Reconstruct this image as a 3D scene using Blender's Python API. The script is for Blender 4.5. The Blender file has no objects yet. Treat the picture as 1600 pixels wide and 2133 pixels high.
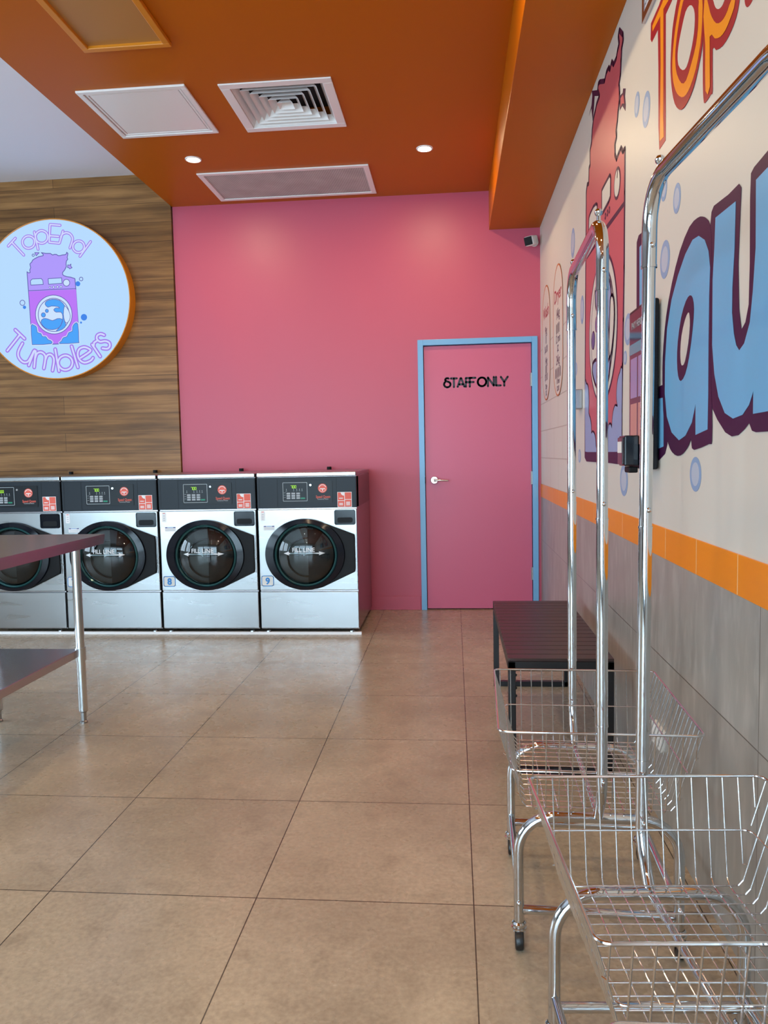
import bpy, bmesh, math, random
from math import pi, sin, cos, radians as R_
from mathutils import Vector, Matrix
from mathutils.geometry import tessellate_polygon
random.seed(7)
SC = bpy.context.scene
COL = SC.collection
# ---------------------------------------------------------------- camera
cam_d = bpy.data.cameras.new('camera'); cam = bpy.data.objects.new('camera', cam_d); COL.objects.link(cam)
F, YAW, PIT, ROL, H = 1603.1, .0917, .0747, -.0204, 1.2211
fw = Vector((-sin(YAW)*cos(PIT), cos(YAW)*cos(PIT), -sin(PIT)))
rt = Vector((cos(YAW), sin(YAW), 0)); up = rt.cross(fw)
rt2 = cos(ROL)*rt + sin(ROL)*up; up2 = -sin(ROL)*rt + cos(ROL)*up
cam.matrix_world = Matrix(((rt2.x, up2.x, -fw.x, 0), (rt2.y, up2.y, -fw.y, 0), (rt2.z, up2.z, -fw.z, H), (0, 0, 0, 1)))
cam_d.sensor_fit = 'VERTICAL'; cam_d.sensor_height = 36; cam_d.lens = F/2133*36
cam_d.clip_start = .02; cam_d.clip_end = 100
SC.camera = cam
SC.view_settings.view_transform = 'Standard'; SC.view_settings.look = 'None'
SC.view_settings.gamma = 1; SC.view_settings.exposure = EXPO = 0.0
SC.view_settings.use_curve_mapping = False
SC.cycles.use_denoising = True
SC.cycles.max_bounces = 10; SC.cycles.glossy_bounces = 6; SC.cycles.transparent_max_bounces = 16
SC.cycles.sample_clamp_indirect = 6; SC.cycles.caustics_refractive = False
# ---------------------------------------------------------------- world: overcast bluish sky over grey ground
w = bpy.data.worlds.new('sky'); SC.world = w; w.use_nodes = True
nt = w.node_tree; nt.nodes.clear()
wo = nt.nodes.new('ShaderNodeOutputWorld'); wb = nt.nodes.new('ShaderNodeBackground')
tc = nt.nodes.new('ShaderNodeTexCoord'); sx = nt.nodes.new('ShaderNodeSeparateXYZ'); cr = nt.nodes.new('ShaderNodeValToRGB')
nt.links.new(tc.outputs['Generated'], sx.inputs[0]); nt.links.new(sx.outputs['Z'], cr.inputs[0])
nt.links.new(cr.outputs[0], wb.inputs[0]); nt.links.new(wb.outputs[0], wo.inputs[0])
cr.color_ramp.elements[0].position = 0; cr.color_ramp.elements[0].color = (.25, .26, .27, 1)
cr.color_ramp.elements[1].position = .35; cr.color_ramp.elements[1].color = (.62, .80, 1, 1)
wb.inputs[1].default_value = 3.2
# ---------------------------------------------------------------- daylight through invented, unseen windows behind and left of the camera
DAY = 1.75
def area(name, loc, sx_, sy_, power, color, rot):
    d = bpy.data.lights.new(name, 'AREA'); d.shape = 'RECTANGLE'; d.size = sx_; d.size_y = sy_; d.energy = power; d.color = color
    o = bpy.data.objects.new(name, d); COL.objects.link(o); o.location = loc; o.rotation_euler = rot
    return o
YB = -2.6           # shop front plane
for i, (xc, wd, pw) in enumerate(((-5.15, 1.9, 78), (-3.1, 1.9, 68), (-1.05, 1.9, 80))):
    if pw: area('daylight_window', (xc, YB-.12, 1.3), wd, 2.3, pw*DAY, (.58, .82, 1.0), (R_(90), 0, 0))
for yc in (1.4, 3.7): area('daylight_window', (-6.72, yc, 1.75), 1.9, 2.0, 58*DAY, (.66, .83, 1.0), (R_(90), 0, R_(-90)))  # extra daylight from the left, added to brighten the room
# ceiling downlights (lamp light; the fittings are built further down)
LAMPS = [(-.16, 5.095), (-1.67, 5.06), (-.16, 2.9), (-1.67, 2.55), (-.16, .7), (-1.67, .4), (-.16, -1.5), (-1.67, -1.6)]
ZC = 3.17
LAMP_W = 9.8
for x, y in LAMPS:
    d = bpy.data.lights.new('downlight_beam', 'AREA'); d.energy = LAMP_W; d.color = (1, .74, .46); d.shape = 'DISK'; d.size = .08
    o = bpy.data.objects.new('downlight_beam', d); COL.objects.link(o); o.location = (x, y, ZC-.012)
# ---------------------------------------------------------------- materials
def mat(name, col, rough=.5, metal=0., spec=.5, emis=None, es=0., coat=0.):
    m = bpy.data.materials.new(name); m.use_nodes = True; b = m.node_tree.nodes['Principled BSDF']
    b.inputs['Base Color'].default_value = (*col, 1); b.inputs['Roughness'].default_value = rough
    b.inputs['Metallic'].default_value = metal; b.inputs['Specular IOR Level'].default_value = spec
    if coat: b.inputs['Coat Weight'].default_value = coat; b.inputs['Coat Roughness'].default_value = .05
    if emis: b.inputs['Emission Color'].default_value = (*emis, 1); b.inputs['Emission Strength'].default_value = es
    return m
def srgb(r, g, b):
    f = lambda c: (c/255/12.92) if c/255 <= .04045 else ((c/255+.055)/1.055)**2.4
    return (f(r), f(g), f(b))
def N(m, t, **kw):
    n = m.node_tree.nodes.new(t)
    for k, v in kw.items():
        if k in ('operation', 'blend_type', 'data_type', 'offset', 'offset_frequency', 'squash', 'noise_dimensions', 'interpolation_type'): setattr(n, k, v)
        else: n.inputs[k].default_value = v
    return n
def L(m, a, b): m.node_tree.links.new(a, b)
def obj_coords(m, scale=(1, 1, 1), loc=(0, 0, 0), rot=(0, 0, 0)):
    t = N(m, 'ShaderNodeTexCoord'); mp = N(m, 'ShaderNodeMapping')
    mp.inputs['Scale'].default_value = scale; mp.inputs['Location'].default_value = loc; mp.inputs['Rotation'].default_value = rot
    L(m, t.outputs['Object'], mp.inputs[0]); return mp.outputs[0]
def noise_mix(m, coords, ca, cb, scale, detail=4, lo=.35, hi=.65):
    n = N(m, 'ShaderNodeTexNoise', Scale=scale, Detail=detail); L(m, coords, n.inputs['Vector'])
    r = N(m, 'ShaderNodeMapRange'); r.inputs['From Min'].default_value = lo; r.inputs['From Max'].default_value = hi
    L(m, n.outputs['Fac'], r.inputs[0])
    x = N(m, 'ShaderNodeMix', data_type='RGBA'); L(m, r.outputs[0], x.inputs['Factor'])
    for s, c in ((6, ca), (7, cb)):
        if isinstance(c, tuple): x.inputs[s].default_value = (*c, 1)
        else: L(m, c, x.inputs[s])
    return x.outputs[2], n.outputs['Fac']
def bsdf(m): return m.node_tree.nodes['Principled BSDF']
def bump(m, src, strength=.2, dist=.002):
    b = N(m, 'ShaderNodeBump', Strength=strength, Distance=dist); L(m, src, b.inputs['Height']); L(m, b.outputs[0], bsdf(m).inputs['Normal'])

PINK = (.535, .088, .152)
M = {}
M['pink'] = mat('pink_wall_paint', PINK, .42, 0, .5)
c = obj_coords(M['pink']); n = N(M['pink'], 'ShaderNodeTexNoise', Scale=160., Detail=2.); L(M['pink'], c, n.inputs['Vector']); bump(M['pink'], n.outputs['Fac'], .06, .001)
M['pink_door'] = mat('pink_door_paint', (.60, .115, .215), .36, 0, .5)
M['blue_frame'] = mat('sky_blue_gloss_paint', srgb(118, 178, 224), .3)
M['orange_ceiling'] = mat('orange_ceiling_paint', (.50, .120, .0003), .38, 0, .14)
M['orange_trim'] = mat('orange_trim_paint', (.68, .235, .01), .35)
M['hatch_board'] = mat('dull_orange_hatch_board', (.46, .205, .05), .4)
M['white_ceiling'] = mat('white_ceiling_paint', (.86, .89, 1.0), .6)
M['white_metal'] = mat('white_powder_coat', (.9, .88, .87), .35)
M['room_grey'] = mat('plain_light_wall', (.5, .47, .45), .6)
# floor tiles
m = M['floor'] = mat('beige_stone_floor_tile', (.3, .24, .17), .3)
co = obj_coords(m)
f1, nf = noise_mix(m, co, (.50, .405, .285), (.37, .295, .205), 2.6, 8, .3, .7)
f2, nf2 = noise_mix(m, co, f1, (.33, .26, .18), 11, 8, .52, .82)
mp = obj_coords(m, loc=(-.0375+6, -2.0091+6, 0))
bk = N(m, 'ShaderNodeTexBrick', offset=0., squash=1.); bk.inputs['Scale'].default_value = 1; bk.inputs['Brick Width'].default_value = .6; bk.inputs['Row Height'].default_value = .6
bk.inputs['Mortar Size'].default_value = .0018; bk.inputs['Mortar Smooth'].default_value = .15; bk.inputs['Bias'].default_value = 0
bk.inputs['Mortar'].default_value = (.055, .042, .03, 1)
L(m, mp, bk.inputs['Vector']); L(m, f2, bk.inputs['Color1'])
dk = N(m, 'ShaderNodeMix', data_type='RGBA', blend_type='MULTIPLY'); dk.inputs[0].default_value = 1; dk.inputs[7].default_value = (.9, .9, .91, 1); L(m, f2, dk.inputs[6]); L(m, dk.outputs[2], bk.inputs['Color2'])
L(m, bk.outputs['Color'], bsdf(m).inputs['Base Color'])
rr = N(m, 'ShaderNodeMapRange'); rr.inputs['To Min'].default_value = .2; rr.inputs['To Max'].default_value = .36; L(m, nf2, rr.inputs[0]); L(m, rr.outputs[0], bsdf(m).inputs['Roughness'])
fn = N(m, 'ShaderNodeTexNoise', Scale=75., Detail=5.); L(m, co, fn.inputs['Vector'])
fr_ = N(m, 'ShaderNodeMapRange'); fr_.inputs['From Min'].default_value = .3; fr_.inputs['From Max'].default_value = .7; fr_.inputs['To Min'].default_value = .84; fr_.inputs['To Max'].default_value = 1.13; L(m, fn.outputs['Fac'], fr_.inputs[0])
fm = N(m, 'ShaderNodeMix', data_type='RGBA', blend_type='MULTIPLY'); fm.inputs[0].default_value = 1; L(m, bk.outputs['Color'], fm.inputs[6]); L(m, fr_.outputs[0], fm.inputs[7]); L(m, fm.outputs[2], bsdf(m).inputs['Base Color'])
bump(m, nf2, .05, .002)
# grey concrete-look wall tile
m = M['grey_tile'] = mat('grey_concrete_wall_tile', (.2, .18, .15), .3)
co = obj_coords(m, scale=(1, 1, .3))
f1, nf = noise_mix(m, co, (.38, .355, .31), (.27, .25, .215), 9, 9, .3, .7)
f2, nf2 = noise_mix(m, co, f1, (.46, .43, .38), 26, 6, .5, .85)
t = N(m, 'ShaderNodeTexCoord'); s = N(m, 'ShaderNodeSeparateXYZ'); cb = N(m, 'ShaderNodeCombineXYZ'); L(m, t.outputs['Object'], s.inputs[0])
ay = N(m, 'ShaderNodeMath', operation='ADD'); ay.inputs[1].default_value = 6-1.72; az = N(m, 'ShaderNodeMath', operation='ADD'); az.inputs[1].default_value = .6-.55+3
L(m, s.outputs['Y'], ay.inputs[0]); L(m, s.outputs['Z'], az.inputs[0]); L(m, ay.outputs[0], cb.inputs[0]); L(m, az.outputs[0], cb.inputs[1])
bk = N(m, 'ShaderNodeTexBrick', offset=0., squash=1.); bk.inputs['Scale'].default_value = 1; bk.inputs['Brick Width'].default_value = 1.2; bk.inputs['Row Height'].default_value = .6
bk.inputs['Mortar Size'].default_value = .0016; bk.inputs['Mortar Smooth'].default_value = .2; bk.inputs['Mortar'].default_value = (.10, .085, .07, 1)
L(m, cb.outputs[0], bk.inputs['Vector']); L(m, f2, bk.inputs['Color1']); L(m, f2, bk.inputs['Color2']); L(m, bk.outputs['Color'], bsdf(m).inputs['Base Color'])
# orange stripe tile
m = M['stripe'] = mat('orange_glazed_tile', (.75, .22, .01), .3, 0, .3)
t = N(m, 'ShaderNodeTexCoord'); s = N(m, 'ShaderNodeSeparateXYZ'); cb = N(m, 'ShaderNodeCombineXYZ'); L(m, t.outputs['Object'], s.inputs[0])
ay = N(m, 'ShaderNodeMath', operation='ADD'); ay.inputs[1].default_value = 6.2-2.186+.02; L(m, s.outputs['Y'], ay.inputs[0]); L(m, ay.outputs[0], cb.inputs[0]); cb.inputs[1].default_value = .15
bk = N(m, 'ShaderNodeTexBrick', offset=0., squash=1.); bk.inputs['Scale'].default_value = 1; bk.inputs['Brick Width'].default_value = .31; bk.inputs['Row Height'].default_value = .5
bk.inputs['Mortar Size'].default_value = .0022; bk.inputs['Mortar Smooth'].default_value = .1; bk.inputs['Mortar'].default_value = (.85, .55, .25, 1)
bk.inputs['Color1'].default_value = (.85, .255, .002, 1); bk.inputs['Color2'].default_value = (.88, .27, .003, 1)
L(m, cb.outputs[0], bk.inputs['Vector']); L(m, bk.outputs['Color'], bsdf(m).inputs['Base Color'])
# cream painted wall with block joints near the back corner
m = M['cream'] = mat('cream_wall_paint', (.64, .61, .54), .42, 0, .3)
t = N(m, 'ShaderNodeTexCoord'); s = N(m, 'ShaderNodeSeparateXYZ'); cb = N(m, 'ShaderNodeCombineXYZ'); L(m, t.outputs['Object'], s.inputs[0])
ay = N(m, 'ShaderNodeMath', operation='ADD'); ay.inputs[1].default_value = 6.; az = N(m, 'ShaderNodeMath', operation='ADD'); az.inputs[1].default_value = 1.-.971+.2
L(m, s.outputs['Y'], ay.inputs[0]); L(m, s.outputs['Z'], az.inputs[0]); L(m, ay.outputs[0], cb.inputs[0]); L(m, az.outputs[0], cb.inputs[1])
bk = N(m, 'ShaderNodeTexBrick', offset=.5, squash=1.); bk.inputs['Scale'].default_value = 1; bk.inputs['Brick Width'].default_value = .4; bk.inputs['Row Height'].default_value = .2
bk.inputs['Mortar Size'].default_value = .004; bk.inputs['Mortar Smooth'].default_value = .3
L(m, cb.outputs[0], bk.inputs['Vector'])
gy = N(m, 'ShaderNodeMath', operation='GREATER_THAN'); gy.inputs[1].default_value = 4.62; L(m, s.outputs['Y'], gy.inputs[0])
gz = N(m, 'ShaderNodeMath', operation='LESS_THAN'); gz.inputs[1].default_value = 2.05; L(m, s.outputs['Z'], gz.inputs[0])
g = N(m, 'ShaderNodeMath', operation='MULTIPLY'); L(m, gy.outputs[0], g.inputs[0]); L(m, gz.outputs[0], g.inputs[1])
g2 = N(m, 'ShaderNodeMath', operation='MULTIPLY'); L(m, g.outputs[0], g2.inputs[0]); L(m, bk.outputs['Fac'], g2.inputs[1])
x = N(m, 'ShaderNodeMix', data_type='RGBA'); L(m, g2.outputs[0], x.inputs[0]); x.inputs[6].default_value = (.64, .61, .54, 1); x.inputs[7].default_value = (.48, .42, .36, 1)
L(m, x.outputs[2], bsdf(m).inputs['Base Color'])
inv = N(m, 'ShaderNodeMath', operation='SUBTRACT'); inv.inputs[0].default_value = 1; L(m, g2.outputs[0], inv.inputs[1]); bump(m, inv.outputs[0], .5, .003)
# timber cladding
m = M['wood'] = mat('timber_board_cladding', (.3, .17, .07), .36, 0, .3)
t = N(m, 'ShaderNodeTexCoord'); s = N(m, 'ShaderNodeSeparateXYZ'); L(m, t.outputs['Object'], s.inputs[0])
cb = N(m, 'ShaderNodeCombineXYZ'); ax_ = N(m, 'ShaderNodeMath', operation='ADD'); ax_.inputs[1].default_value = 9.3; az = N(m, 'ShaderNodeMath', operation='ADD'); az.inputs[1].default_value = .03
L(m, s.outputs['X'], ax_.inputs[0]); L(m, s.outputs['Z'], az.inputs[0]); L(m, ax_.outputs[0], cb.inputs[0]); L(m, az.outputs[0], cb.inputs[1])
bk = N(m, 'ShaderNodeTexBrick', offset=.37, squash=1.); bk.inputs['Scale'].default_value = 1; bk.inputs['Brick Width'].default_value = 3.1; bk.inputs['Row Height'].default_value = .147
bk.inputs['Mortar Size'].default_value = .0013; bk.inputs['Mortar'].default_value = (.06, .028, .01, 1)
bk.inputs['Color1'].default_value = (.33, .172, .065, 1); bk.inputs['Color2'].default_value = (.215, .105, .032, 1)
L(m, cb.outputs[0], bk.inputs['Vector'])
co = obj_coords(m, scale=(.55, 1, 26))
n1 = N(m, 'ShaderNodeTexNoise', Scale=1.6, Detail=9., Roughness=.62); L(m, co, n1.inputs['Vector'])
r1 = N(m, 'ShaderNodeValToRGB'); e = r1.color_ramp.elements; e[0].position = .32; e[0].color = (.55, .50, .46, 1); e[1].position = .62; e[1].color = (1.12, 1.1, 1.06, 1)
L(m, n1.outputs['Fac'], r1.inputs[0])
mx = N(m, 'ShaderNodeMix', data_type='RGBA', blend_type='MULTIPLY'); mx.inputs[0].default_value = 1; L(m, bk.outputs['Color'], mx.inputs[6]); L(m, r1.outputs[0], mx.inputs[7])
co2 = obj_coords(m, scale=(1.1, 1, 9)); n2 = N(m, 'ShaderNodeTexNoise', Scale=2.2, Detail=3.); L(m, co2, n2.inputs['Vector'])
r2 = N(m, 'ShaderNodeValToRGB'); e = r2.color_ramp.elements; e[0].position = .35; e[0].color = (.74, .72, .70, 1); e[1].position = .65; e[1].color = (1.15, 1.15, 1.15, 1); L(m, n2.outputs['Fac'], r2.inputs[0])
mx2 = N(m, 'ShaderNodeMix', data_type='RGBA', blend_type='MULTIPLY'); mx2.inputs[0].default_value = 1; L(m, mx.outputs[2], mx2.inputs[6]); L(m, r2.outputs[0], mx2.inputs[7])
L(m, mx2.outputs[2], bsdf(m).inputs['Base Color'])
# metals
M['chrome'] = mat('polished_chrome', (.66, .68, .70), .06, 1.)
M['wire'] = mat('chromed_wire', (.74, .74, .75), .16, 1.)
m = M['steel'] = mat('satin_stainless_steel', (.41, .42, .425), .3, 1.)
co = obj_coords(m, scale=(.9, 1, 5.5)); n1 = N(m, 'ShaderNodeTexNoise', Scale=2.2, Detail=2., Distortion=.6); L(m, co, n1.inputs['Vector'])
rr = N(m, 'ShaderNodeMapRange'); rr.inputs['To Min'].default_value = .22; rr.inputs['To Max'].default_value = .36; L(m, n1.outputs['Fac'], rr.inputs[0]); L(m, rr.outputs[0], bsdf(m).inputs['Roughness'])
bump(m, n1.outputs['Fac'], .05, .006)
M['steel_tube'] = mat('polished_steel_tube', (.6, .62, .63), .2, 1.)
M['steel_side'] = mat('brushed_steel_side', (.42, .40, .41), .26, 1.)
M['bench_steel'] = mat('stainless_bench_steel', (.52, .50, .54), .24, 1.)
M['black_band'] = mat('dark_slate_plastic', (.016, .022, .030), .4, 0, .25)
M['black_gloss'] = mat('glossy_black_blue_plastic', (.005, .007, .013), .12, 0, .35)
M['black'] = mat('matt_black', (.006, .006, .007), .5, 0, .2)
M['rubber'] = mat('black_rubber', (.01, .01, .011), .4)
M['drum'] = mat('dark_drum_steel', (.075, .072, .07), .45, 1.)
M['screen'] = mat('dark_panel_insert', (.010, .013, .017), .35, 0, .25)
M['key'] = mat('grey_membrane_button', (.38, .40, .42), .5)
M['green_key'] = mat('green_start_button', (.0, .25, .13), .4)
M['digit'] = mat('lit_green_digits', (0, 0, 0), .5, emis=(.42, .9, .02), es=1.1)
M['outline_grey'] = mat('pale_grey_print', (.45, .5, .52), .5)
M['badge_red'] = mat('coral_red_print', (.80, .12, .075), .5)
M['white_print'] = mat('white_print', (.86, .84, .84), .5)
M['blue_print'] = mat('bright_blue_print', (.03, .26, .68), .5)
M['navy_print'] = mat('navy_print', (.02, .03, .22), .5)
M['mirror_fill'] = mat('white_glass_print', (.75, .78, .80), .4)
M['letter_black'] = mat('black_vinyl_lettering', (.012, .008, .02), .3)
M['door_steel'] = mat('satin_nickel', (.7, .68, .64), .25, 1.)
M['hinge_steel'] = mat('dull_hinge_steel', (.32, .30, .29), .35, 1.)
M['bench_slat'] = mat('dark_brown_bench_slat', (.035, .017, .015), .35)
M['bench_frame'] = mat('black_bench_frame', (.006, .006, .008), .35)
M['maroon'] = mat('maroon_paint', (.34, .006, .02), .42, 0, .25)
M['mural_orange'] = mat('orange_mural_paint', (.84, .28, .004), .42, 0, .3)
M['mural_purple'] = mat('dark_purple_mural_paint', (.045, .005, .042), .45, 0, .25)
M['mural_blue'] = mat('mid_blue_mural_paint', (.135, .40, .66), .4, 0, .3)
M['mural_rose'] = mat('rose_red_mural_paint', (.52, .10, .125), .4, 0, .3)
M['mural_cloud'] = mat('soft_blue_mural_paint', (.24, .33, .55), .4)
M['mural_cream'] = mat('cream_mural_paint', (.64, .61, .54), .42, 0, .3)
M['bubble_rim'] = mat('bubble_blue_paint', (.24, .36, .56), .42)
M['bubble_mid'] = mat('bubble_pale_paint', (.44, .50, .60), .42)
M['violet_dot'] = mat('violet_mural_paint', (.10, .07, .22), .42)
M['kiosk_black'] = mat('kiosk_black_shell', (.006, .007, .010), .35, 0, .25)
M['kiosk_screen'] = mat('kiosk_glass_screen', (.03, .01, .015), .08, 0, .5)
M['kiosk_teal'] = mat('teal_screen_bar', (.02, .14, .18), .2, emis=(.05, .22, .28), es=.35)
M['kiosk_tile'] = mat('lilac_screen_tile', (.2, .16, .3), .2, emis=(.30, .22, .42), es=.22)
M['kiosk_tile2'] = mat('peach_screen_tile', (.35, .16, .12), .2, emis=(.50, .22, .16), es=.25)
M['label_white'] = mat('white_label', (.8, .8, .76), .5)
M['thin_orange'] = mat('thin_orange_line_paint', (.62, .17, .03), .45)
M['lamp'] = mat('lit_lamp_face', (1, 1, 1), .4, emis=(1, .86, .66), es=18)
M['vent_dark'] = mat('dark_duct', (.02, .02, .02), .8)  # black for the shaded depth behind the louvres
# return-air mesh
m = M['grille'] = mat('grey_mesh_grille', (.38, .37, .36), .5)
# thin glass
def glass(name, tint, refl=.12, rough=.02):
    m = bpy.data.materials.new(name); m.use_nodes = True; t = m.node_tree; t.nodes.clear()
    o = t.nodes.new('ShaderNodeOutputMaterial'); a = t.nodes.new('ShaderNodeBsdfTransparent'); g = t.nodes.new('ShaderNodeBsdfGlossy'); x = t.nodes.new('ShaderNodeMixShader')
    a.inputs[0].default_value = (*tint, 1); g.inputs[1].default_value = rough; g.inputs[0].default_value = (1, 1, 1, 1)
    fr = t.nodes.new('ShaderNodeFresnel'); fr.inputs[0].default_value = 1.5; mr = t.nodes.new('ShaderNodeMath'); mr.operation = 'ADD'; mr.inputs[1].default_value = refl-.04
    t.links.new(fr.outputs[0], mr.inputs[0]); t.links.new(mr.outputs[0], x.inputs[0]); t.links.new(a.outputs[0], x.inputs[1]); t.links.new(g.outputs[0], x.inputs[2]); t.links.new(x.outputs[0], o.inputs[0])
    return m
M['glass'] = glass('door_glass', (.62, .68, .68), .05)
M['teal_rim'] = mat('teal_glass_edge', (.03, .10, .10), .1, .3)
M['window_glass'] = glass('window_glass', (.97, .98, .98), .04)
# lit sign colours
def emi(name, col, s=1.0):
    m = bpy.data.materials.new(name); m.use_nodes = True; t = m.node_tree; t.nodes.clear()
    o = t.nodes.new('ShaderNodeOutputMaterial'); e = t.nodes.new('ShaderNodeEmission'); e.inputs[0].default_value = (*col, 1); e.inputs[1].default_value = s
    t.links.new(e.outputs[0], o.inputs[0]); return m
M['s_face'] = emi('lit_sign_face', srgb(184, 220, 255), 1.0)
M['s_line'] = emi('lit_violet_line', srgb(165, 125, 235))
M['s_white'] = emi('lit_white_line', srgb(208, 218, 255))
M['s_vio'] = emi('lit_violet_fill', srgb(176, 155, 252))
M['s_mag'] = emi('lit_magenta_fill', srgb(188, 122, 248))
M['s_out'] = emi('lit_slate_line', srgb(100, 100, 175))
M['s_blue'] = emi('lit_blue_fill', srgb(80, 165, 250))
M['s_blue2'] = emi('lit_deep_blue_fill', srgb(70, 135, 235))
M['s_pale'] = emi('lit_pale_fill', srgb(205, 228, 255))
# ---------------------------------------------------------------- mesh helpers
class MB:
    def __init__(s): s.v = []; s.f = []; s.mi = []; s.sm = []; s.mats = []; s.cur = 0
    def use(s, m):
        if m not in s.mats: s.mats.append(m)
        s.cur = s.mats.index(m); return s
    def add(s, vs, fs, smooth=False):
        o = len(s.v); s.v += [tuple(v) for v in vs]
        for f in fs: s.f.append(tuple(i+o for i in f)); s.mi.append(s.cur); s.sm.append(smooth)
    def box(s, a, b):
        (x0, y0, z0), (x1, y1, z1) = a, b
        x0, x1 = min(x0, x1), max(x0, x1); y0, y1 = min(y0, y1), max(y0, y1); z0, z1 = min(z0, z1), max(z0, z1)
        s.add([(x0, y0, z0), (x1, y0, z0), (x1, y1, z0), (x0, y1, z0), (x0, y0, z1), (x1, y0, z1), (x1, y1, z1), (x0, y1, z1)],
              [(0, 3, 2, 1), (4, 5, 6, 7), (0, 1, 5, 4), (1, 2, 6, 5), (2, 3, 7, 6), (3, 0, 4, 7)]); return s
    def tube(s, pts, r, n=12, closed=False, caps=True):
        pts = [Vector(p) for p in pts]
        if not closed and not isinstance(r, (list, tuple)):        # extra rings keep straight runs straight in reflections
            q = [pts[0]]
            for p0, p1 in zip(pts, pts[1:]):
                d = (p1-p0).length; e = (p1-p0).normalized()*min(r*.7, d*.25)
                if d > 5*r: q += [p0+e, p1-e]
                q.append(p1)
            pts = q
        k = len(pts)
        T = []
        for i in range(k):
            if closed: t = (pts[(i+1) % k]-pts[i-1])
            elif i == 0: t = pts[1]-pts[0]
            elif i == k-1: t = pts[-1]-pts[-2]
            else: t = (pts[i+1]-pts[i]).normalized()+(pts[i]-pts[i-1]).normalized()
            T.append(t.normalized())
        a = Vector((0, 0, 1)) if abs(T[0].z) < .9 else Vector((1, 0, 0))
        u = T[0].cross(a).normalized(); vs = []
        for i in range(k):
            u = (u-T[i]*u.dot(T[i])).normalized(); w_ = T[i].cross(u)
            rr_ = r[i] if isinstance(r, (list, tuple)) else r
            if 0 < i < k-1 or closed:
                d0 = (pts[i]-pts[i-1]).normalized(); c_ = max(.5, d0.dot(T[i]))
            vs += [pts[i]+rr_*(cos(2*pi*j/n)*u+sin(2*pi*j/n)*w_) for j in range(n)]
        fs = []
        for i in range(k if closed else k-1):
            i2 = (i+1) % k
            for j in range(n): fs.append((i*n+j, i*n+(j+1) % n, i2*n+(j+1) % n, i2*n+j))
        s.add(vs, fs, True)
        if caps and not closed:
            o = len(s.v)-len(vs); s.f.append(tuple(o+j for j in reversed(range(n)))); s.mi.append(s.cur); s.sm.append(False)
            s.f.append(tuple(o+(k-1)*n+j for j in range(n))); s.mi.append(s.cur); s.sm.append(False)
        return s
    def lathe(s, prof, c, axis='z', n=48, caps=False):      # prof: (radius, height) along axis
        vs = []
        for r, h in prof:
            for j in range(n):
                a = 2*pi*j/n; x, y = r*cos(a), r*sin(a)
                p = {'z': (x, y, h), 'y': (x, h, y), 'x': (h, x, y)}[axis]
                vs.append((c[0]+p[0], c[1]+p[1], c[2]+p[2]))
        fs = [(i*n+j, i*n+(j+1) % n, (i+1)*n+(j+1) % n, (i+1)*n+j) for i in range(len(prof)-1) for j in range(n)]
        s.add(vs, fs, True)
        if caps:
            o = len(s.v)-len(vs)
            for b_ in (0, (len(prof)-1)*n): s.f.append(tuple(o+b_+j for j in range(n))); s.mi.append(s.cur); s.sm.append(False)
        return s
    def sphere(s, c, r, n=12): 
        k = n//2
        return s.lathe([(max(1e-5, r*sin(pi*i/k)), -r*cos(pi*i/k)) for i in range(k+1)], c, 'z', n)
    def plate(s, pts2, place, t):       # 2-D outline -> solid of thickness t ; place(u,v,d)->xyz
        tri = tessellate_polygon([[Vector((a, b, 0)) for a, b in pts2]]); n = len(pts2)
        vs = [place(a, b, 0) for a, b in pts2]+[place(a, b, t) for a, b in pts2]
        fs = [tuple(q) for q in tri]+[tuple(n+i for i in reversed(q)) for q in tri]
        fs += [(i, (i+1) % n, n+(i+1) % n, n+i) for i in range(n)]
        s.add(vs, fs); return s
    def stroke(s, pts2, wd, place, t, n=8, closed=False):     # ribbon with round joints
        pts2 = list(pts2); h = wd/2
        segs = list(zip(pts2, pts2[1:]+(pts2[:1] if closed else [])))
        if not closed: segs = segs[:len(pts2)-1]
        for (a, b), (c_, d) in segs:
            dx, dy = c_-a, d-b; l = math.hypot(dx, dy)
            if l < 1e-7: continue
            nx, ny = -dy/l*h, dx/l*h
            s.plate([(a+nx, b+ny), (a-nx, b-ny), (c_-nx, d-ny), (c_+nx, d+ny)], place, t)
        for a, b in pts2: s.plate([(a+h*cos(2*pi*i/n), b+h*sin(2*pi*i/n)) for i in range(n)], place, t)
        return s
    def build(s, name, m=None, parent=None, bevel=0, loc=None):
        me = bpy.data.meshes.new(name); me.from_pydata(s.v, [], s.f)
        for mm in (s.mats or [m]): me.materials.append(mm)
        if s.mats: me.polygons.foreach_set('material_index', s.mi)
        me.polygons.foreach_set('use_smooth', s.sm)
        me.update()
        b_ = bmesh.new(); b_.from_mesh(me); bmesh.ops.recalc_face_normals(b_, faces=b_.faces)
        for e_ in b_.edges:
            if len(e_.link_faces) == 2 and e_.calc_face_angle(0) > .7: e_.smooth = False
        b_.to_mesh(me); b_.free()
        o = bpy.data.objects.new(name, me); COL.objects.link(o)
        if parent: o.parent = parent
        if loc: o.location = loc
        if bevel:
            bv = o.modifiers.new('bevel', 'BEVEL'); bv.width = bevel; bv.segments = 2; bv.limit_method = 'ANGLE'; bv.angle_limit = R_(50)
        return o
def arc(cx, cy, r, a0, a1, n=10): return [(cx+r*cos(R_(a0+(a1-a0)*i/n)), cy+r*sin(R_(a0+(a1-a0)*i/n))) for i in range(n+1)]
def rrect(x0, y0, x1, y1, r, n=4):
    return arc(x1-r, y1-r, r, 0, 90, n)+arc(x0+r, y1-r, r, 90, 180, n)+arc(x0+r, y0+r, r, 180, 270, n)+arc(x1-r, y0+r, r, 270, 360, n)
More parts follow.
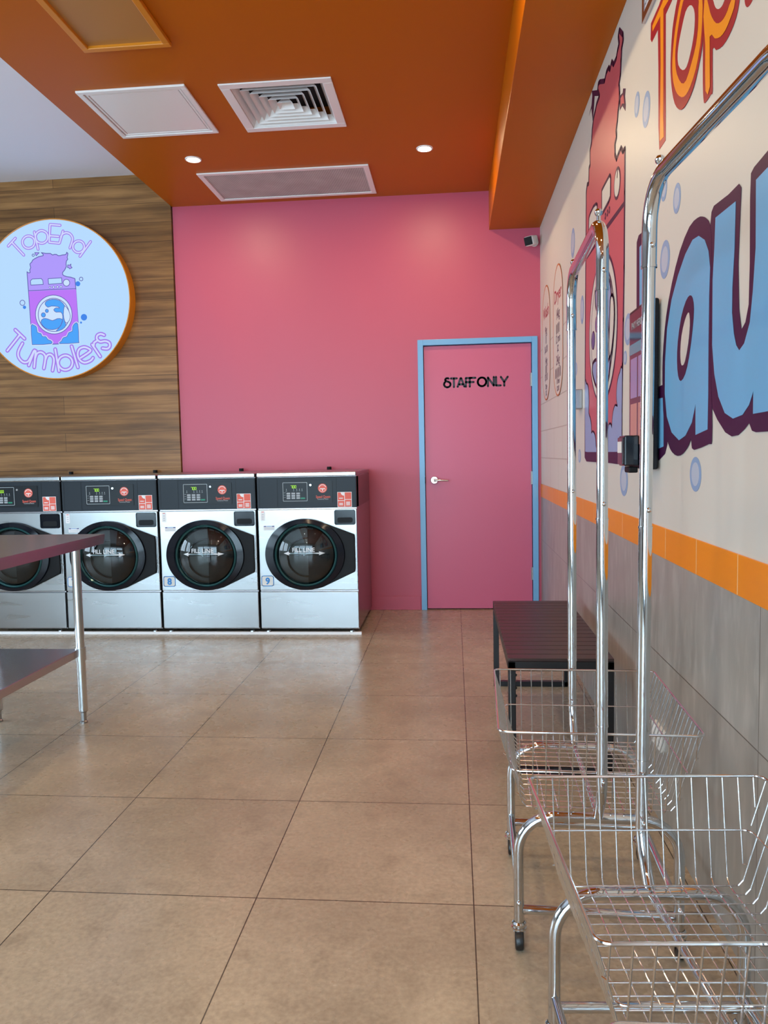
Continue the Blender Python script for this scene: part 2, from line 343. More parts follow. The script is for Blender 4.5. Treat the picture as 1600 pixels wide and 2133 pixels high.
def smooth2(pts, k=3, closed=True):
    out = []; n = len(pts)
    for i in range(n if closed else n-1):
        p0, p1, p2, p3 = (pts[(i-1) % n], pts[i], pts[(i+1) % n], pts[(i+2) % n]) if closed else (pts[max(0, i-1)], pts[i], pts[i+1], pts[min(n-1, i+2)])
        for j in range(k):
            t = j/k
            out.append(tuple(.5*(2*b+(c_-a)*t+(2*a-5*b+4*c_-d)*t*t+(3*b-a-3*c_+d)*t**3) for a, b, c_, d in zip(p0, p1, p2, p3)))
    if not closed: out.append(pts[-1])
    return out
def empty(name, loc=(0, 0, 0), rz=0):
    o = bpy.data.objects.new(name, None); COL.objects.link(o); o.location = loc; o.rotation_euler = (0, 0, rz); o.empty_display_size = .1; return o
def tag(o, label=None, cat=None, group=None, kind=None):
    if label: o['label'] = label
    if cat: o['category'] = cat
    if group: o['group'] = group
    if kind: o['kind'] = kind
    return o
def kids(o): return [c_ for c_ in bpy.data.objects if c_.parent == o]
def copy_tree(o, parent=None):
    c_ = o.copy(); COL.objects.link(c_); c_.parent = parent
    for ch in kids(o): copy_tree(ch, c_)
    return c_
def text_mesh(body, size, place, mt, name, parent, bold=0., width=None, align='CENTER'):
    cu = bpy.data.curves.new('t', 'FONT'); cu.body = body; cu.size = size; cu.align_x = align; cu.offset = bold; cu.extrude = .0003; cu.resolution_u = 3
    to = bpy.data.objects.new('t', cu); COL.objects.link(to)
    dg = bpy.context.evaluated_depsgraph_get(); dg.update()
    me = bpy.data.meshes.new_from_object(to.evaluated_get(dg)); bpy.data.objects.remove(to); bpy.data.curves.remove(cu)
    xs = [v.co.x for v in me.vertices]; k = (width/(max(xs)-min(xs))) if width else 1
    for v in me.vertices: v.co = Vector(place(v.co.x*k, v.co.y, v.co.z))
    me.materials.clear(); me.materials.append(mt); me.name = name
    o = bpy.data.objects.new(name, me); COL.objects.link(o)
    if parent: o.parent = parent
    return o
# ================================================================ THE ROOM
XR, YW = .663, 5.968
def struct(o): return tag(o, kind='structure')
b = MB(); b.box((-6.8, -2.9, -.1), (.85, 6.12, 0)); struct(b.build('floor', M['floor']))
# back wall with the door opening
DX0, DX1, DZ = -.222, .596, 2.042
b = MB()
b.box((-2.152, YW, 0), (DX0-.004, YW+.15, 3.5)); b.box((DX1+.004, YW, 0), (XR+.1, YW+.15, 3.5)); b.box((DX0-.004, YW, DZ+.004), (DX1+.004, YW+.15, 3.5))
b.box((DX0-.01, YW+.06, 0), (DX1+.01, YW+.15, DZ+.01))
struct(b.build('wall_back', M['pink']))
b = MB(); b.box((-2.152, YW-.008, 0), (DX0-.05, YW, .11)); struct(b.build('baseboard_back', M['pink'], bevel=.002))
b = MB(); b.box((-6.8, YW-.02, 0), (-2.158, YW+.15, 3.5)); struct(b.build('wall_back_left', M['wood']))
b = MB(); b.box((-6.8, -2.7, 0), (-6.6, YW, .75)); b.box((-6.8, -2.7, 2.75), (-6.6, YW, 3.5))
ye = [-2.7, .45, 2.35, 2.75, 4.65, YW]
for i in (0, 2, 4): b.box((-6.8, ye[i], .75), (-6.6, ye[i+1], 2.75))
struct(b.build('wall_left', M['room_grey']))
for i, yc in enumerate((1.4, 3.7)):
    wroot = struct(empty('window_%d' % (i+4), (-6.62, yc, .75)))  # unseen left-wall windows, added to let in more daylight
    b = MB()
    for a_, c_ in (((-.05, -.95, 0), (.02, -.89, 2)), ((-.05, .89, 0), (.02, .95, 2)), ((-.05, -.89, 0), (.02, .89, .06)), ((-.05, -.89, 1.94), (.02, .89, 2)), ((-.05, -.03, .06), (.02, .03, 1.94))): b.box(a_, c_)
    b.build('window_frame', M['bench_frame'], wroot)
    b = MB(); b.box((-.02, -.89, .06), (-.014, .89, 1.94)); b.build('pane', M['window_glass'], wroot)
b = MB(); b.box((XR, -2.7, .971), (XR+.2, YW+.15, 3.5)); struct(b.build('wall_right', M['cream']))
b = MB(); b.box((XR-.004, -2.7, .874), (XR+.2, YW, .971)); struct(b.build('trim_1', M['stripe'], bevel=.001))
b = MB(); b.box((XR-.003, -2.7, 0), (XR+.2, YW, .874)); struct(b.build('trim_2', M['grey_tile']))
# ceilings: orange dropped ceiling with an opening for the diffuser, white ceiling beyond it, boxed bulkhead on the right
b = MB(); xs = [-2.155, -1.17, -.64, XR]; ys = [-2.7, 4.12, 4.655, YW]
for i in range(3):
    for j in range(3):
        if (i, j) != (1, 1): b.box((xs[i], ys[j], ZC), (xs[i+1], ys[j+1], 3.42))
b.box((-1.17, 4.12, 3.32), (-.64, 4.655, 3.42))
struct(b.build('ceiling', M['orange_ceiling']))
b = MB(); b.box((-6.8, -2.7, 3.42), (-2.155, YW, 3.5)); b.box((-2.155, -2.7, 3.42), (XR, YW, 3.5)); struct(b.build('ceiling_upper', M['white_ceiling']))
b = MB(); b.box((.286, -2.7, 2.885), (XR, YW, ZC)); struct(b.build('trim_3', M['orange_ceiling'], bevel=.002))
# unseen shop front; its windows are invented to supply daylight and reflections
b = MB(); b.box((-6.8, YB-.1, 2.85), (XR, YB, 3.5)); b.box((-.05, YB-.1, 0), (XR, YB, 2.85)); b.box((-6.8, YB-.1, 0), (-6.15, YB, 2.85))
struct(b.build('wall_front', M['room_grey']))
for i, xc in enumerate((-5.15, -3.1, -1.05)):
    wroot = struct(empty('window_%d' % (i+1), (xc, YB, 0)))
    b = MB(); b.box((-1.03, -.08, 0), (-.95, .0, 2.85)); b.box((.95, -.08, 0), (1.03, 0, 2.85)); b.box((-.95, -.08, 0), (.95, 0, .12)); b.box((-.95, -.08, 2.78), (.95, 0, 2.85)); b.box((-.95, -.06, 2.1), (.95, -.02, 2.15))
    b.build('window_frame', M['bench_frame'], wroot)
    b = MB(); b.box((-.95, -.045, .12), (.95, -.039, 2.78)); b.build('pane', M['window_glass'], wroot)
# staff door
dr = struct(empty('door_1', ((DX0+DX1)/2, YW, 0))); hw = (DX1-DX0)/2
b = MB(); b.box((-hw+.003, .008, .008), (hw-.003, .048, DZ-.004)); b.build('door_leaf', M['pink_door'], dr, bevel=.0015)
b = MB()
for sgn in (-1, 1):
    b.box((sgn*(hw+.001), -.018, 0), (sgn*(hw+.043), .05, DZ+.044))
b.box((-hw-.001, -.018, DZ+.001), (hw+.001, .05, DZ+.044)); b.build('door_frame', M['blue_frame'], dr, bevel=.002)
for z in (1.765, 1.02, .28):
    b = MB(); b.tube([(hw-.001, .002, z-.05), (hw-.001, .002, z+.05)], .0065, 10); b.box((hw-.012, .004, z-.05), (hw+.010, .0075, z+.05)); b.build('hinge', M['hinge_steel'], dr)
hd = MB(); hx = -.152-(DX0+DX1)/2
hd.lathe([(.001, -.012), (.026, -.012), (.031, -.006), (.031, .008)], (hx, .0, 1.015), 'y', 28)
hb = hd.build('handle_rose', M['door_steel'], dr)
b = MB(); b.tube([(0, -.010, 0), (0, -.046, 0), (.012, -.053, 0), (.06, -.055, -.001), (.108, -.050, -.004)], [.009, .009, .0085, .008, .006], 12)
b.lathe([(.001, -.056), (.011, -.054), (.012, -.030)], (0, 0, 0), 'y', 16); b.build('lever', M['door_steel'], hb, loc=(hx, 0, 1.015))
b = MB(); b.box((-hw-.002, -.0195, .99), (-hw+.002, -.0, 1.04)); b.build('strike_plate', M['black'], dr)
# STAFF ONLY in geometric letters, traced as strokes (u along the door, v up), cap height 1
def glyph_strokes():
    G = {'S': [[(.55, .93), (.42, .98), (.25, .93), (.18, .80), (.25, .68), (.50, .60), (.68, .50), (.74, .33), (.68, .15), (.5, .04), (.35, .02), (.15, .12), (.06, .3), (.09, .48), (.2, .58)]],
         'T': [[(0, .93), (.62, .93)], [(.31, .93), (.31, .02)]], 'A': [[(.04, .04), (.34, .93), (.42, .93), (.74, .04)], [(.2, .3), (.6, .3)]],
         'F': [[(.08, .02), (.08, .93), (.66, .93)], [(.08, .5), (.48, .5)]], 'O': [[(.5+.43*cos(2*pi*i/20), .49+.45*sin(2*pi*i/20)) for i in range(21)]],
         'N': [[(.08, .02), (.08, .93), (.68, .06), (.68, .97)]], 'L': [[(.08, .97), (.08, .07), (.55, .07)]], 'Y': [[(.02, .95), (.36, .42), (.72, .95)], [(.36, .42), (.36, .02)]]}
    return G
G = glyph_strokes(); b = MB(); ux = -.075
pl = lambda u, v, d: (u-(DX0+DX1)/2, .0078-d, v)
cx_ = -.072
for ch, adv, z0 in (('S', .74, 0), ('T', .62, 0), ('A', .78, 0), ('F', .40, 0), ('F', .82, 0), ('O', 1.0, 0), ('N', .80, 0), ('L', .52, 0), ('Y', .7, 0)):
    cap = .073
    for st in G[ch]: b.stroke([(cx_+a*cap*1.02, 1.722+c_*cap) for a, c_ in st], .0162, pl, .0006, 6)
    cx_ += adv*cap*1.02+ (.002 if ch != 'F' else .0)
b.build('door_lettering', M['letter_black'], dr)

# ================================================================ CEILING FITTINGS
for i, (x, y) in enumerate(LAMPS):
    if i > 3: lab, grp = 'round recessed ceiling downlight', 'downlights nearer the shop front'
    else:
        lab = ['small round lit downlight near the boxed bulkhead, above the pink wall and door', 'small round lit downlight between white ceiling hatch and mesh return grille',
               'round lit downlight beside the boxed bulkhead, towards the shop front', 'round lit downlight beyond the orange framed ceiling hatch'][i]; grp = 'recessed ceiling downlights'
    r = tag(empty('downlight', (x, y, ZC)), lab, 'ceiling light', grp)
    b = MB(); b.lathe([(.042, -.001), (.044, -.006), (.052, -.005), (.054, 0)], (0, 0, 0), 'z', 32); b.build('trim_ring', M['white_metal'], r)
    b = MB(); b.lathe([(.0005, -.004), (.041, -.004), (.043, -.001)], (0, 0, 0), 'z', 32); b.build('lamp_face', M['lamp'], r)
def frame2d(b, x0, y0, x1, y1, w_, z0, z1):
    b.box((x0, y0, z0), (x1, y0+w_, z1)); b.box((x0, y1-w_, z0), (x1, y1, z1)); b.box((x0, y0+w_, z0), (x0+w_, y1-w_, z1)); b.box((x1-w_, y0+w_, z0), (x1, y1-w_, z1))
# white access hatch
h = tag(empty('ceiling_hatch', (-1.671, 4.36, ZC)), 'square white access hatch set in the orange ceiling beside the air diffuser', 'ceiling hatch')
b = MB(); frame2d(b, -.297, -.3, .297, .3, .03, -.012, 0); frame2d(b, -.262, -.265, .262, .265, .014, -.008, 0); b.build('hatch_frame', M['white_metal'], h, bevel=.003)
b = MB(); b.box((-.244, -.247, -.006), (.244, .247, 0)); b.build('hatch_panel', M['white_metal'], h, bevel=.001)
# orange-framed hatch
h = tag(empty('ceiling_hatch', (-1.508, 3.37, ZC)), 'hatch with bright orange frame and dull brown panel, nearest the camera in the orange ceiling', 'ceiling hatch')
b = MB(); frame2d(b, -.213, -.3, .213, .3, .032, -.02, 0); b.build('hatch_frame', M['orange_trim'], h, bevel=.003)
b = MB(); b.box((-.181, -.268, -.005), (.181, .268, 0)); b.build('hatch_panel', M['hatch_board'], h)
# four-way diffuser
h = tag(empty('air_diffuser', (-.905, 4.386, ZC)), 'square pale four-way louvred air diffuser in the orange ceiling', 'air vent')
b = MB(); frame2d(b, -.30, -.30, .30, .30, .052, -.008, 0); b.build('diffuser_frame', M['white_metal'], h, bevel=.003)
for k in range(6):
    a1 = .248-.041*k; a0 = a1-.026; z1, z0 = -.001, .034
    b = MB(); v = []
    for a, z in ((a1, z1), (a0, z0), (a0-.002, z0+.002), (a1-.002, z1+.003)): v += [(-a, -a, z), (a, -a, z), (a, a, z), (-a, a, z)]
    f = [(i*4+j, i*4+(j+1) % 4, ((i+1) % 4)*4+(j+1) % 4, ((i+1) % 4)*4+j) for i in range(4) for j in range(4)]
    b.add(v, f); b.build('louvre', M['white_metal'], h)
b = MB(); b.box((-.264, -.264, .10), (.264, .264, .148)); b.build('duct_plate', M['vent_dark'], h)  # black sheet stands in for the shade up inside the duct
# return air grille
m = M['grille']; co = obj_coords(m); wv = N(m, 'ShaderNodeTexWave', Scale=26.); wv.bands_direction = 'X'; L(m, co, wv.inputs['Vector'])
cr2 = N(m, 'ShaderNodeValToRGB'); cr2.color_ramp.elements[0].color = (.36, .38, .37, 1); cr2.color_ramp.elements[1].color = (.82, .86, .83, 1); L(m, wv.outputs['Color'], cr2.inputs[0])
nz = N(m, 'ShaderNodeTexNoise', Scale=7., Detail=6.); L(m, co, nz.inputs['Vector']); mm_ = N(m, 'ShaderNodeMix', data_type='RGBA', blend_type='MULTIPLY'); mm_.inputs[0].default_value = .5
L(m, cr2.outputs[0], mm_.inputs[6]); L(m, nz.outputs['Fac'], mm_.inputs[7]); L(m, mm_.outputs[2], bsdf(m).inputs['Base Color'])
h = tag(empty('return_air_grille', (-1.14, 5.588, ZC)), 'long rectangular mesh return air grille beside the top of the pink wall', 'air vent')
b = MB(); frame2d(b, -.594, -.285, .594, .285, .038, -.010, 0); b.build('grille_frame', M['white_metal'], h, bevel=.003)
b = MB(); b.box((-.556, -.247, -.005), (.556, .247, 0)); b.build('mesh_panel', M['grille'], h)

# ================================================================ SECURITY CAMERA
h = tag(empty('security_camera', (.60, 5.905, 2.775)), 'small white box security camera with black lens in the corner above the door', 'security camera')
b = MB(); b.use(M['white_metal']); b.box((-.035, -.085, -.034), (.035, .035, .034)); o = b.build('camera_body', None, h, bevel=.012); o.rotation_euler = (R_(14), R_(-6), R_(-28))
b = MB(); b.box((-.030, -.089, -.029), (.030, -.084, .029)); o2 = b.build('lens_cover', M['black'], o, bevel=.004)
b = MB(); b.tube([(.0, .02, .0), (.02, .055, .0)], .012, 10); b.lathe([(.03, .046), (.03, .062)], (.02, 0, 0), 'y', 18, True); b.build('mount', M['white_metal'], h)

# ================================================================ ROUND LIT SIGN (logo traced in the sign's own plane, metres from its centre)
SGX, SGZ, SGR, SGY = -3.086, 2.477, .615, 5.85
sg = tag(empty('lightbox_sign', (SGX, SGY, SGZ)), 'round glowing lightbox sign with violet logo and lettering on timber wall', 'sign')
b = MB(); b.lathe([(SGR-.008, .0), (SGR, -.002), (SGR, .097), (SGR-.02, .098)], (0, 0, 0), 'y', 96); b.build('housing', M['orange_trim'], sg)
b = MB(); b.lathe([(.0005, .001), (SGR-.008, .001)], (0, 0, 0), 'y', 96); b.build('lit_face', M['s_face'], sg)
SD = {
 'te_T1': [(-3.436,2.899),(-3.374,2.956)],
 'te_T2': [(-3.404,2.926),(-3.313,2.825)],
 'te_o': [(-3.218,2.919),(-3.22,2.938),(-3.23,2.953),(-3.246,2.964),(-3.265,2.968),(-3.285,2.966),(-3.301,2.956),(-3.313,2.942),(-3.318,2.924),(-3.315,2.906),(-3.305,2.89),(-3.29,2.879),(-3.271,2.875),(-3.251,2.878),(-3.234,2.887),(-3.223,2.902),(-3.218,2.919)],
 'te_p1': [(-3.217,2.997),(-3.194,2.864)],
 'te_p2': [(-3.109,2.954),(-3.112,2.972),(-3.122,2.988),(-3.138,2.999),(-3.157,3.004),(-3.177,3.001),(-3.194,2.991),(-3.206,2.976),(-3.211,2.958),(-3.208,2.94),(-3.198,2.924),(-3.182,2.913),(-3.162,2.908),(-3.143,2.911),(-3.126,2.921),(-3.114,2.936),(-3.109,2.954)],
 'te_E1': [(-3.006,3.037),(-3.087,3.047)],
 'te_E2': [(-3.087,3.047),(-3.101,2.914)],
 'te_E3': [(-3.101,2.914),(-3.021,2.902)],
 'te_E4': [(-3.094,2.962),(-3.023,2.954)],
 'te_n1': [(-2.985,2.993),(-3.018,2.904)],
 'te_n2': [(-3.006,2.949),(-2.986,2.972),(-2.956,2.979),(-2.928,2.967),(-2.912,2.94),(-2.914,2.916),(-2.936,2.863)],
 'te_d1': [(-2.819,2.867),(-2.822,2.884),(-2.831,2.899),(-2.846,2.909),(-2.864,2.913),(-2.882,2.91),(-2.897,2.901),(-2.908,2.888),(-2.912,2.871),(-2.91,2.854),(-2.9,2.84),(-2.886,2.829),(-2.868,2.825),(-2.85,2.828),(-2.835,2.837),(-2.824,2.85),(-2.819,2.867)],
 'te_d2': [(-2.768,2.903),(-2.859,2.796)],
 'tu_T1': [(-3.416,2.255),(-3.344,2.184)],
 'tu_T2': [(-3.381,2.215),(-3.491,2.096)],
 'tu_u1': [(-3.363,2.149),(-3.399,2.09),(-3.401,2.044),(-3.369,2.005),(-3.329,2.004),(-3.3,2.04),(-3.273,2.086)],
 'tu_u2': [(-3.267,2.091),(-3.321,1.976)],
 'tu_m1': [(-3.257,2.086),(-3.277,1.96)],
 'tu_m2': [(-3.265,2.03),(-3.247,2.067),(-3.212,2.075),(-3.183,2.051),(-3.183,2.013),(-3.198,1.949)],
 'tu_m3': [(-3.183,2.013),(-3.164,2.05),(-3.134,2.054),(-3.114,2.03),(-3.113,1.993),(-3.128,1.93)],
 'tu_b1': [(-3.097,2.094),(-3.075,1.924)],
 'tu_b2': [(-2.961,1.986),(-2.964,2.007),(-2.976,2.026),(-2.995,2.039),(-3.017,2.044),(-3.039,2.04),(-3.059,2.029),(-3.073,2.011),(-3.079,1.99),(-3.075,1.968),(-3.063,1.95),(-3.045,1.937),(-3.023,1.932),(-3.0,1.936),(-2.98,1.947),(-2.967,1.965),(-2.961,1.986)],
 'tu_l': [(-2.962,2.113),(-2.919,1.949)],
 'tu_e1': [(-2.894,2.021),(-2.813,2.069),(-2.824,2.09),(-2.862,2.103),(-2.902,2.088),(-2.916,2.047),(-2.901,2.005),(-2.863,1.983),(-2.814,1.997),(-2.793,2.018)],
 'tu_r1': [(-2.795,2.121),(-2.734,2.027)],
 'tu_r2': [(-2.784,2.103),(-2.778,2.135),(-2.748,2.152)],
 'tu_s': [(-2.694,2.19),(-2.721,2.2),(-2.749,2.189),(-2.754,2.162),(-2.729,2.14),(-2.69,2.144),(-2.657,2.131),(-2.653,2.103),(-2.673,2.085),(-2.712,2.089)],
 'body': [(-3.294,2.697),(-3.28,2.687),(-3.268,2.691),(-3.271,2.709),(-3.262,2.727),(-3.267,2.755),(-3.248,2.773),(-3.245,2.782),(-3.225,2.794),(-3.195,2.807),(-3.156,2.814),(-3.153,2.821),(-3.169,2.838),(-3.153,2.834),(-3.135,2.83),(-3.116,2.829),(-3.096,2.828),(-3.078,2.815),(-3.066,2.82),(-3.048,2.819),(-3.035,2.809),(-3.02,2.808),(-3.0,2.812),(-2.976,2.814),(-2.965,2.822),(-2.964,2.832),(-2.954,2.822),(-2.958,2.806),(-2.962,2.792),(-2.958,2.778),(-2.97,2.765),(-2.974,2.743),(-2.972,2.724),(-2.987,2.698),(-3.005,2.68),(-3.006,2.666),(-2.999,2.657),(-2.975,2.647),(-2.941,2.641),(-2.908,2.629),(-2.905,2.557),(-2.9,2.319),(-2.899,2.153),(-2.904,2.139),(-2.919,2.136),(-3.056,2.134),(-3.263,2.134),(-3.277,2.142),(-3.283,2.152),(-3.29,2.517)],
 'lower': [(-3.288,2.547),(-2.903,2.546),(-2.9,2.319),(-2.9,2.153),(-2.919,2.139),(-3.262,2.137),(-3.281,2.151)],
 'seam': [(-3.29,2.552),(-2.903,2.553)],
 'win1': [(-3.269,2.627),(-3.253,2.64),(-3.18,2.64),(-3.168,2.625),(-3.166,2.595),(-3.268,2.594)],
 'win2': [(-3.124,2.637),(-3.015,2.639),(-3.013,2.597),(-3.123,2.594)],
 'star': [(-2.96,2.736),(-2.946,2.732),(-2.934,2.741),(-2.937,2.725),(-2.926,2.713),(-2.947,2.705),(-2.955,2.716),(-2.964,2.715)],
 'tri': [(-3.223,2.84),(-3.187,2.838),(-3.212,2.815)],
 'swirl': [(-3.159,2.443),(-3.144,2.467),(-3.096,2.478),(-3.038,2.466),(-2.997,2.419),(-3.004,2.368),(-3.012,2.323),(-2.997,2.276),(-3.03,2.245),(-3.08,2.233),(-3.038,2.277),(-3.02,2.341),(-3.033,2.377),(-3.072,2.378),(-3.091,2.397),(-3.07,2.412),(-3.043,2.408),(-3.058,2.421),(-3.109,2.426),(-3.138,2.419)],
 'wave': [(-3.202,2.306),(-3.178,2.333),(-3.143,2.329),(-3.105,2.315),(-3.065,2.329),(-3.031,2.325),(-3.025,2.305),(-3.054,2.26),(-3.109,2.245),(-3.167,2.259)],
 'hand': [(-3.004,2.416),(-2.99,2.418),(-2.969,2.386),(-2.958,2.348),(-2.966,2.314),(-2.989,2.292),(-3.006,2.309),(-3.013,2.359)],
 'cloudL': [(-3.282,2.281),(-3.259,2.285),(-3.237,2.268),(-3.233,2.229),(-3.204,2.218),(-3.193,2.195),(-3.166,2.194),(-3.15,2.17),(-3.128,2.162),(-3.123,2.137),(-3.263,2.135),(-3.281,2.151)],
 'cloudR': [(-2.9,2.282),(-2.926,2.285),(-2.944,2.26),(-2.948,2.228),(-2.978,2.218),(-2.994,2.188),(-3.024,2.18),(-3.04,2.155),(-3.056,2.135),(-2.914,2.137),(-2.899,2.153)],
 'ring': [(-3.093,2.361),(-2.944,2.355)],
 'ringin': [(-3.093,2.358),(-2.966,2.353)],
 'knob': [(-2.977,2.6),(-2.951,2.598)],
 'd1': [(-3.113,2.571),(-3.106,2.571)],
 'd2': [(-3.083,2.571),(-3.075,2.57)],
 'd3': [(-3.052,2.571),(-3.044,2.571)],
 'd4': [(-3.023,2.571),(-3.015,2.571)],
 'ib1': [(-3.177,2.361),(-3.16,2.36)],
 'ib2': [(-3.147,2.391),(-3.134,2.391)],
 'k1': [(-2.886,2.589),(-2.867,2.588)],
 'k2': [(-2.858,2.624),(-2.844,2.623)],
 'k3': [(-3.345,2.461),(-3.325,2.46)],
 'k4': [(-3.33,2.426),(-3.317,2.425)],
 'k5': [(-2.85,2.332),(-2.825,2.331)],
 'k6': [(-2.876,2.292),(-2.868,2.292)],
 'k7': [(-3.236,2.821),(-3.227,2.821)]}
spl = lambda lay: (lambda u, v, d: (u-SGX, .0005-.0007*lay-d, v-SGZ))
def sfill(b, key, m, lay, out=None, sm=0):
    pts = SD[key]; pts = smooth2(pts, sm) if sm else pts
    if out: b.use(M['s_out']); b.stroke(pts, out, spl(lay+.5), .0003, 5, True)
    b.use(M[m]); b.plate(pts, spl(lay), .0004)
for nm, keys, w1, w2 in (('top_lettering', [k for k in SD if k.startswith('te_')], .0235, .0105), ('bottom_lettering', [k for k in SD if k.startswith('tu_')], .0325, .0135)):
    b = MB()
    b.use(M['s_line'])
    for k in keys: b.stroke(smooth2(SD[k], 3, False) if len(SD[k]) > 3 else SD[k], w1, spl(1), .0003, 10)
    b.use(M['s_white'])
    for k in keys: b.stroke(smooth2(SD[k], 3, False) if len(SD[k]) > 3 else SD[k], w2, spl(2.2), .0003, 8)
    b.build(nm, None, sg)
b = MB()
sfill(b, 'body', 's_vio', 1, .006); sfill(b, 'lower', 's_mag', 2)
for k in ('win1', 'win2'): sfill(b, k, 's_face', 3, .005)
sfill(b, 'star', 's_vio', 1, .005); sfill(b, 'tri', 's_vio', 1, .005)
b.use(M['s_out']); b.stroke(SD['seam'], .005, spl(3.3), .0003)
def scirc(key, m, lay, out=None):
    (cx, cz), (ex, ez) = SD[key]; r = math.hypot(ex-cx, ez-cz); pts = [(cx+r*cos(2*pi*i/36), cz+r*sin(2*pi*i/36)) for i in range(36)]
    if out: b.use(M['s_out']); b.stroke(pts, out, spl(lay+.5), .0003, 5, True)
    if m: b.use(M[m]); b.plate(pts, spl(lay), .0004)
scirc('ring', 's_pale', 4, .005); scirc('ringin', 's_pale', 5, .005)
sfill(b, 'swirl', 's_blue', 6, .004, 2); sfill(b, 'wave', 's_blue', 6, .004, 2); sfill(b, 'hand', 's_pale', 8, .004, 2)
for k in ('cloudL', 'cloudR'):
    b.use(M['s_pale']); b.stroke(smooth2(SD[k], 2), .016, spl(6.5), .0003, 6, True); sfill(b, k, 's_blue', 8, .004, 2)
scirc('knob', 's_pale', 4, .005)
for k in ('d1', 'd2', 'd3', 'd4'): scirc(k, 's_pale', 4, .003)
for k in ('ib1', 'ib2'): scirc(k, 's_blue', 6, .004)
for k in ('k1', 'k4', 'k5', 'k6'): scirc(k, 's_blue2', 2)
for k in ('k2', 'k3', 'k7'): scirc(k, 's_face', 1, .005)
b.build('washing_machine_logo', None, sg)

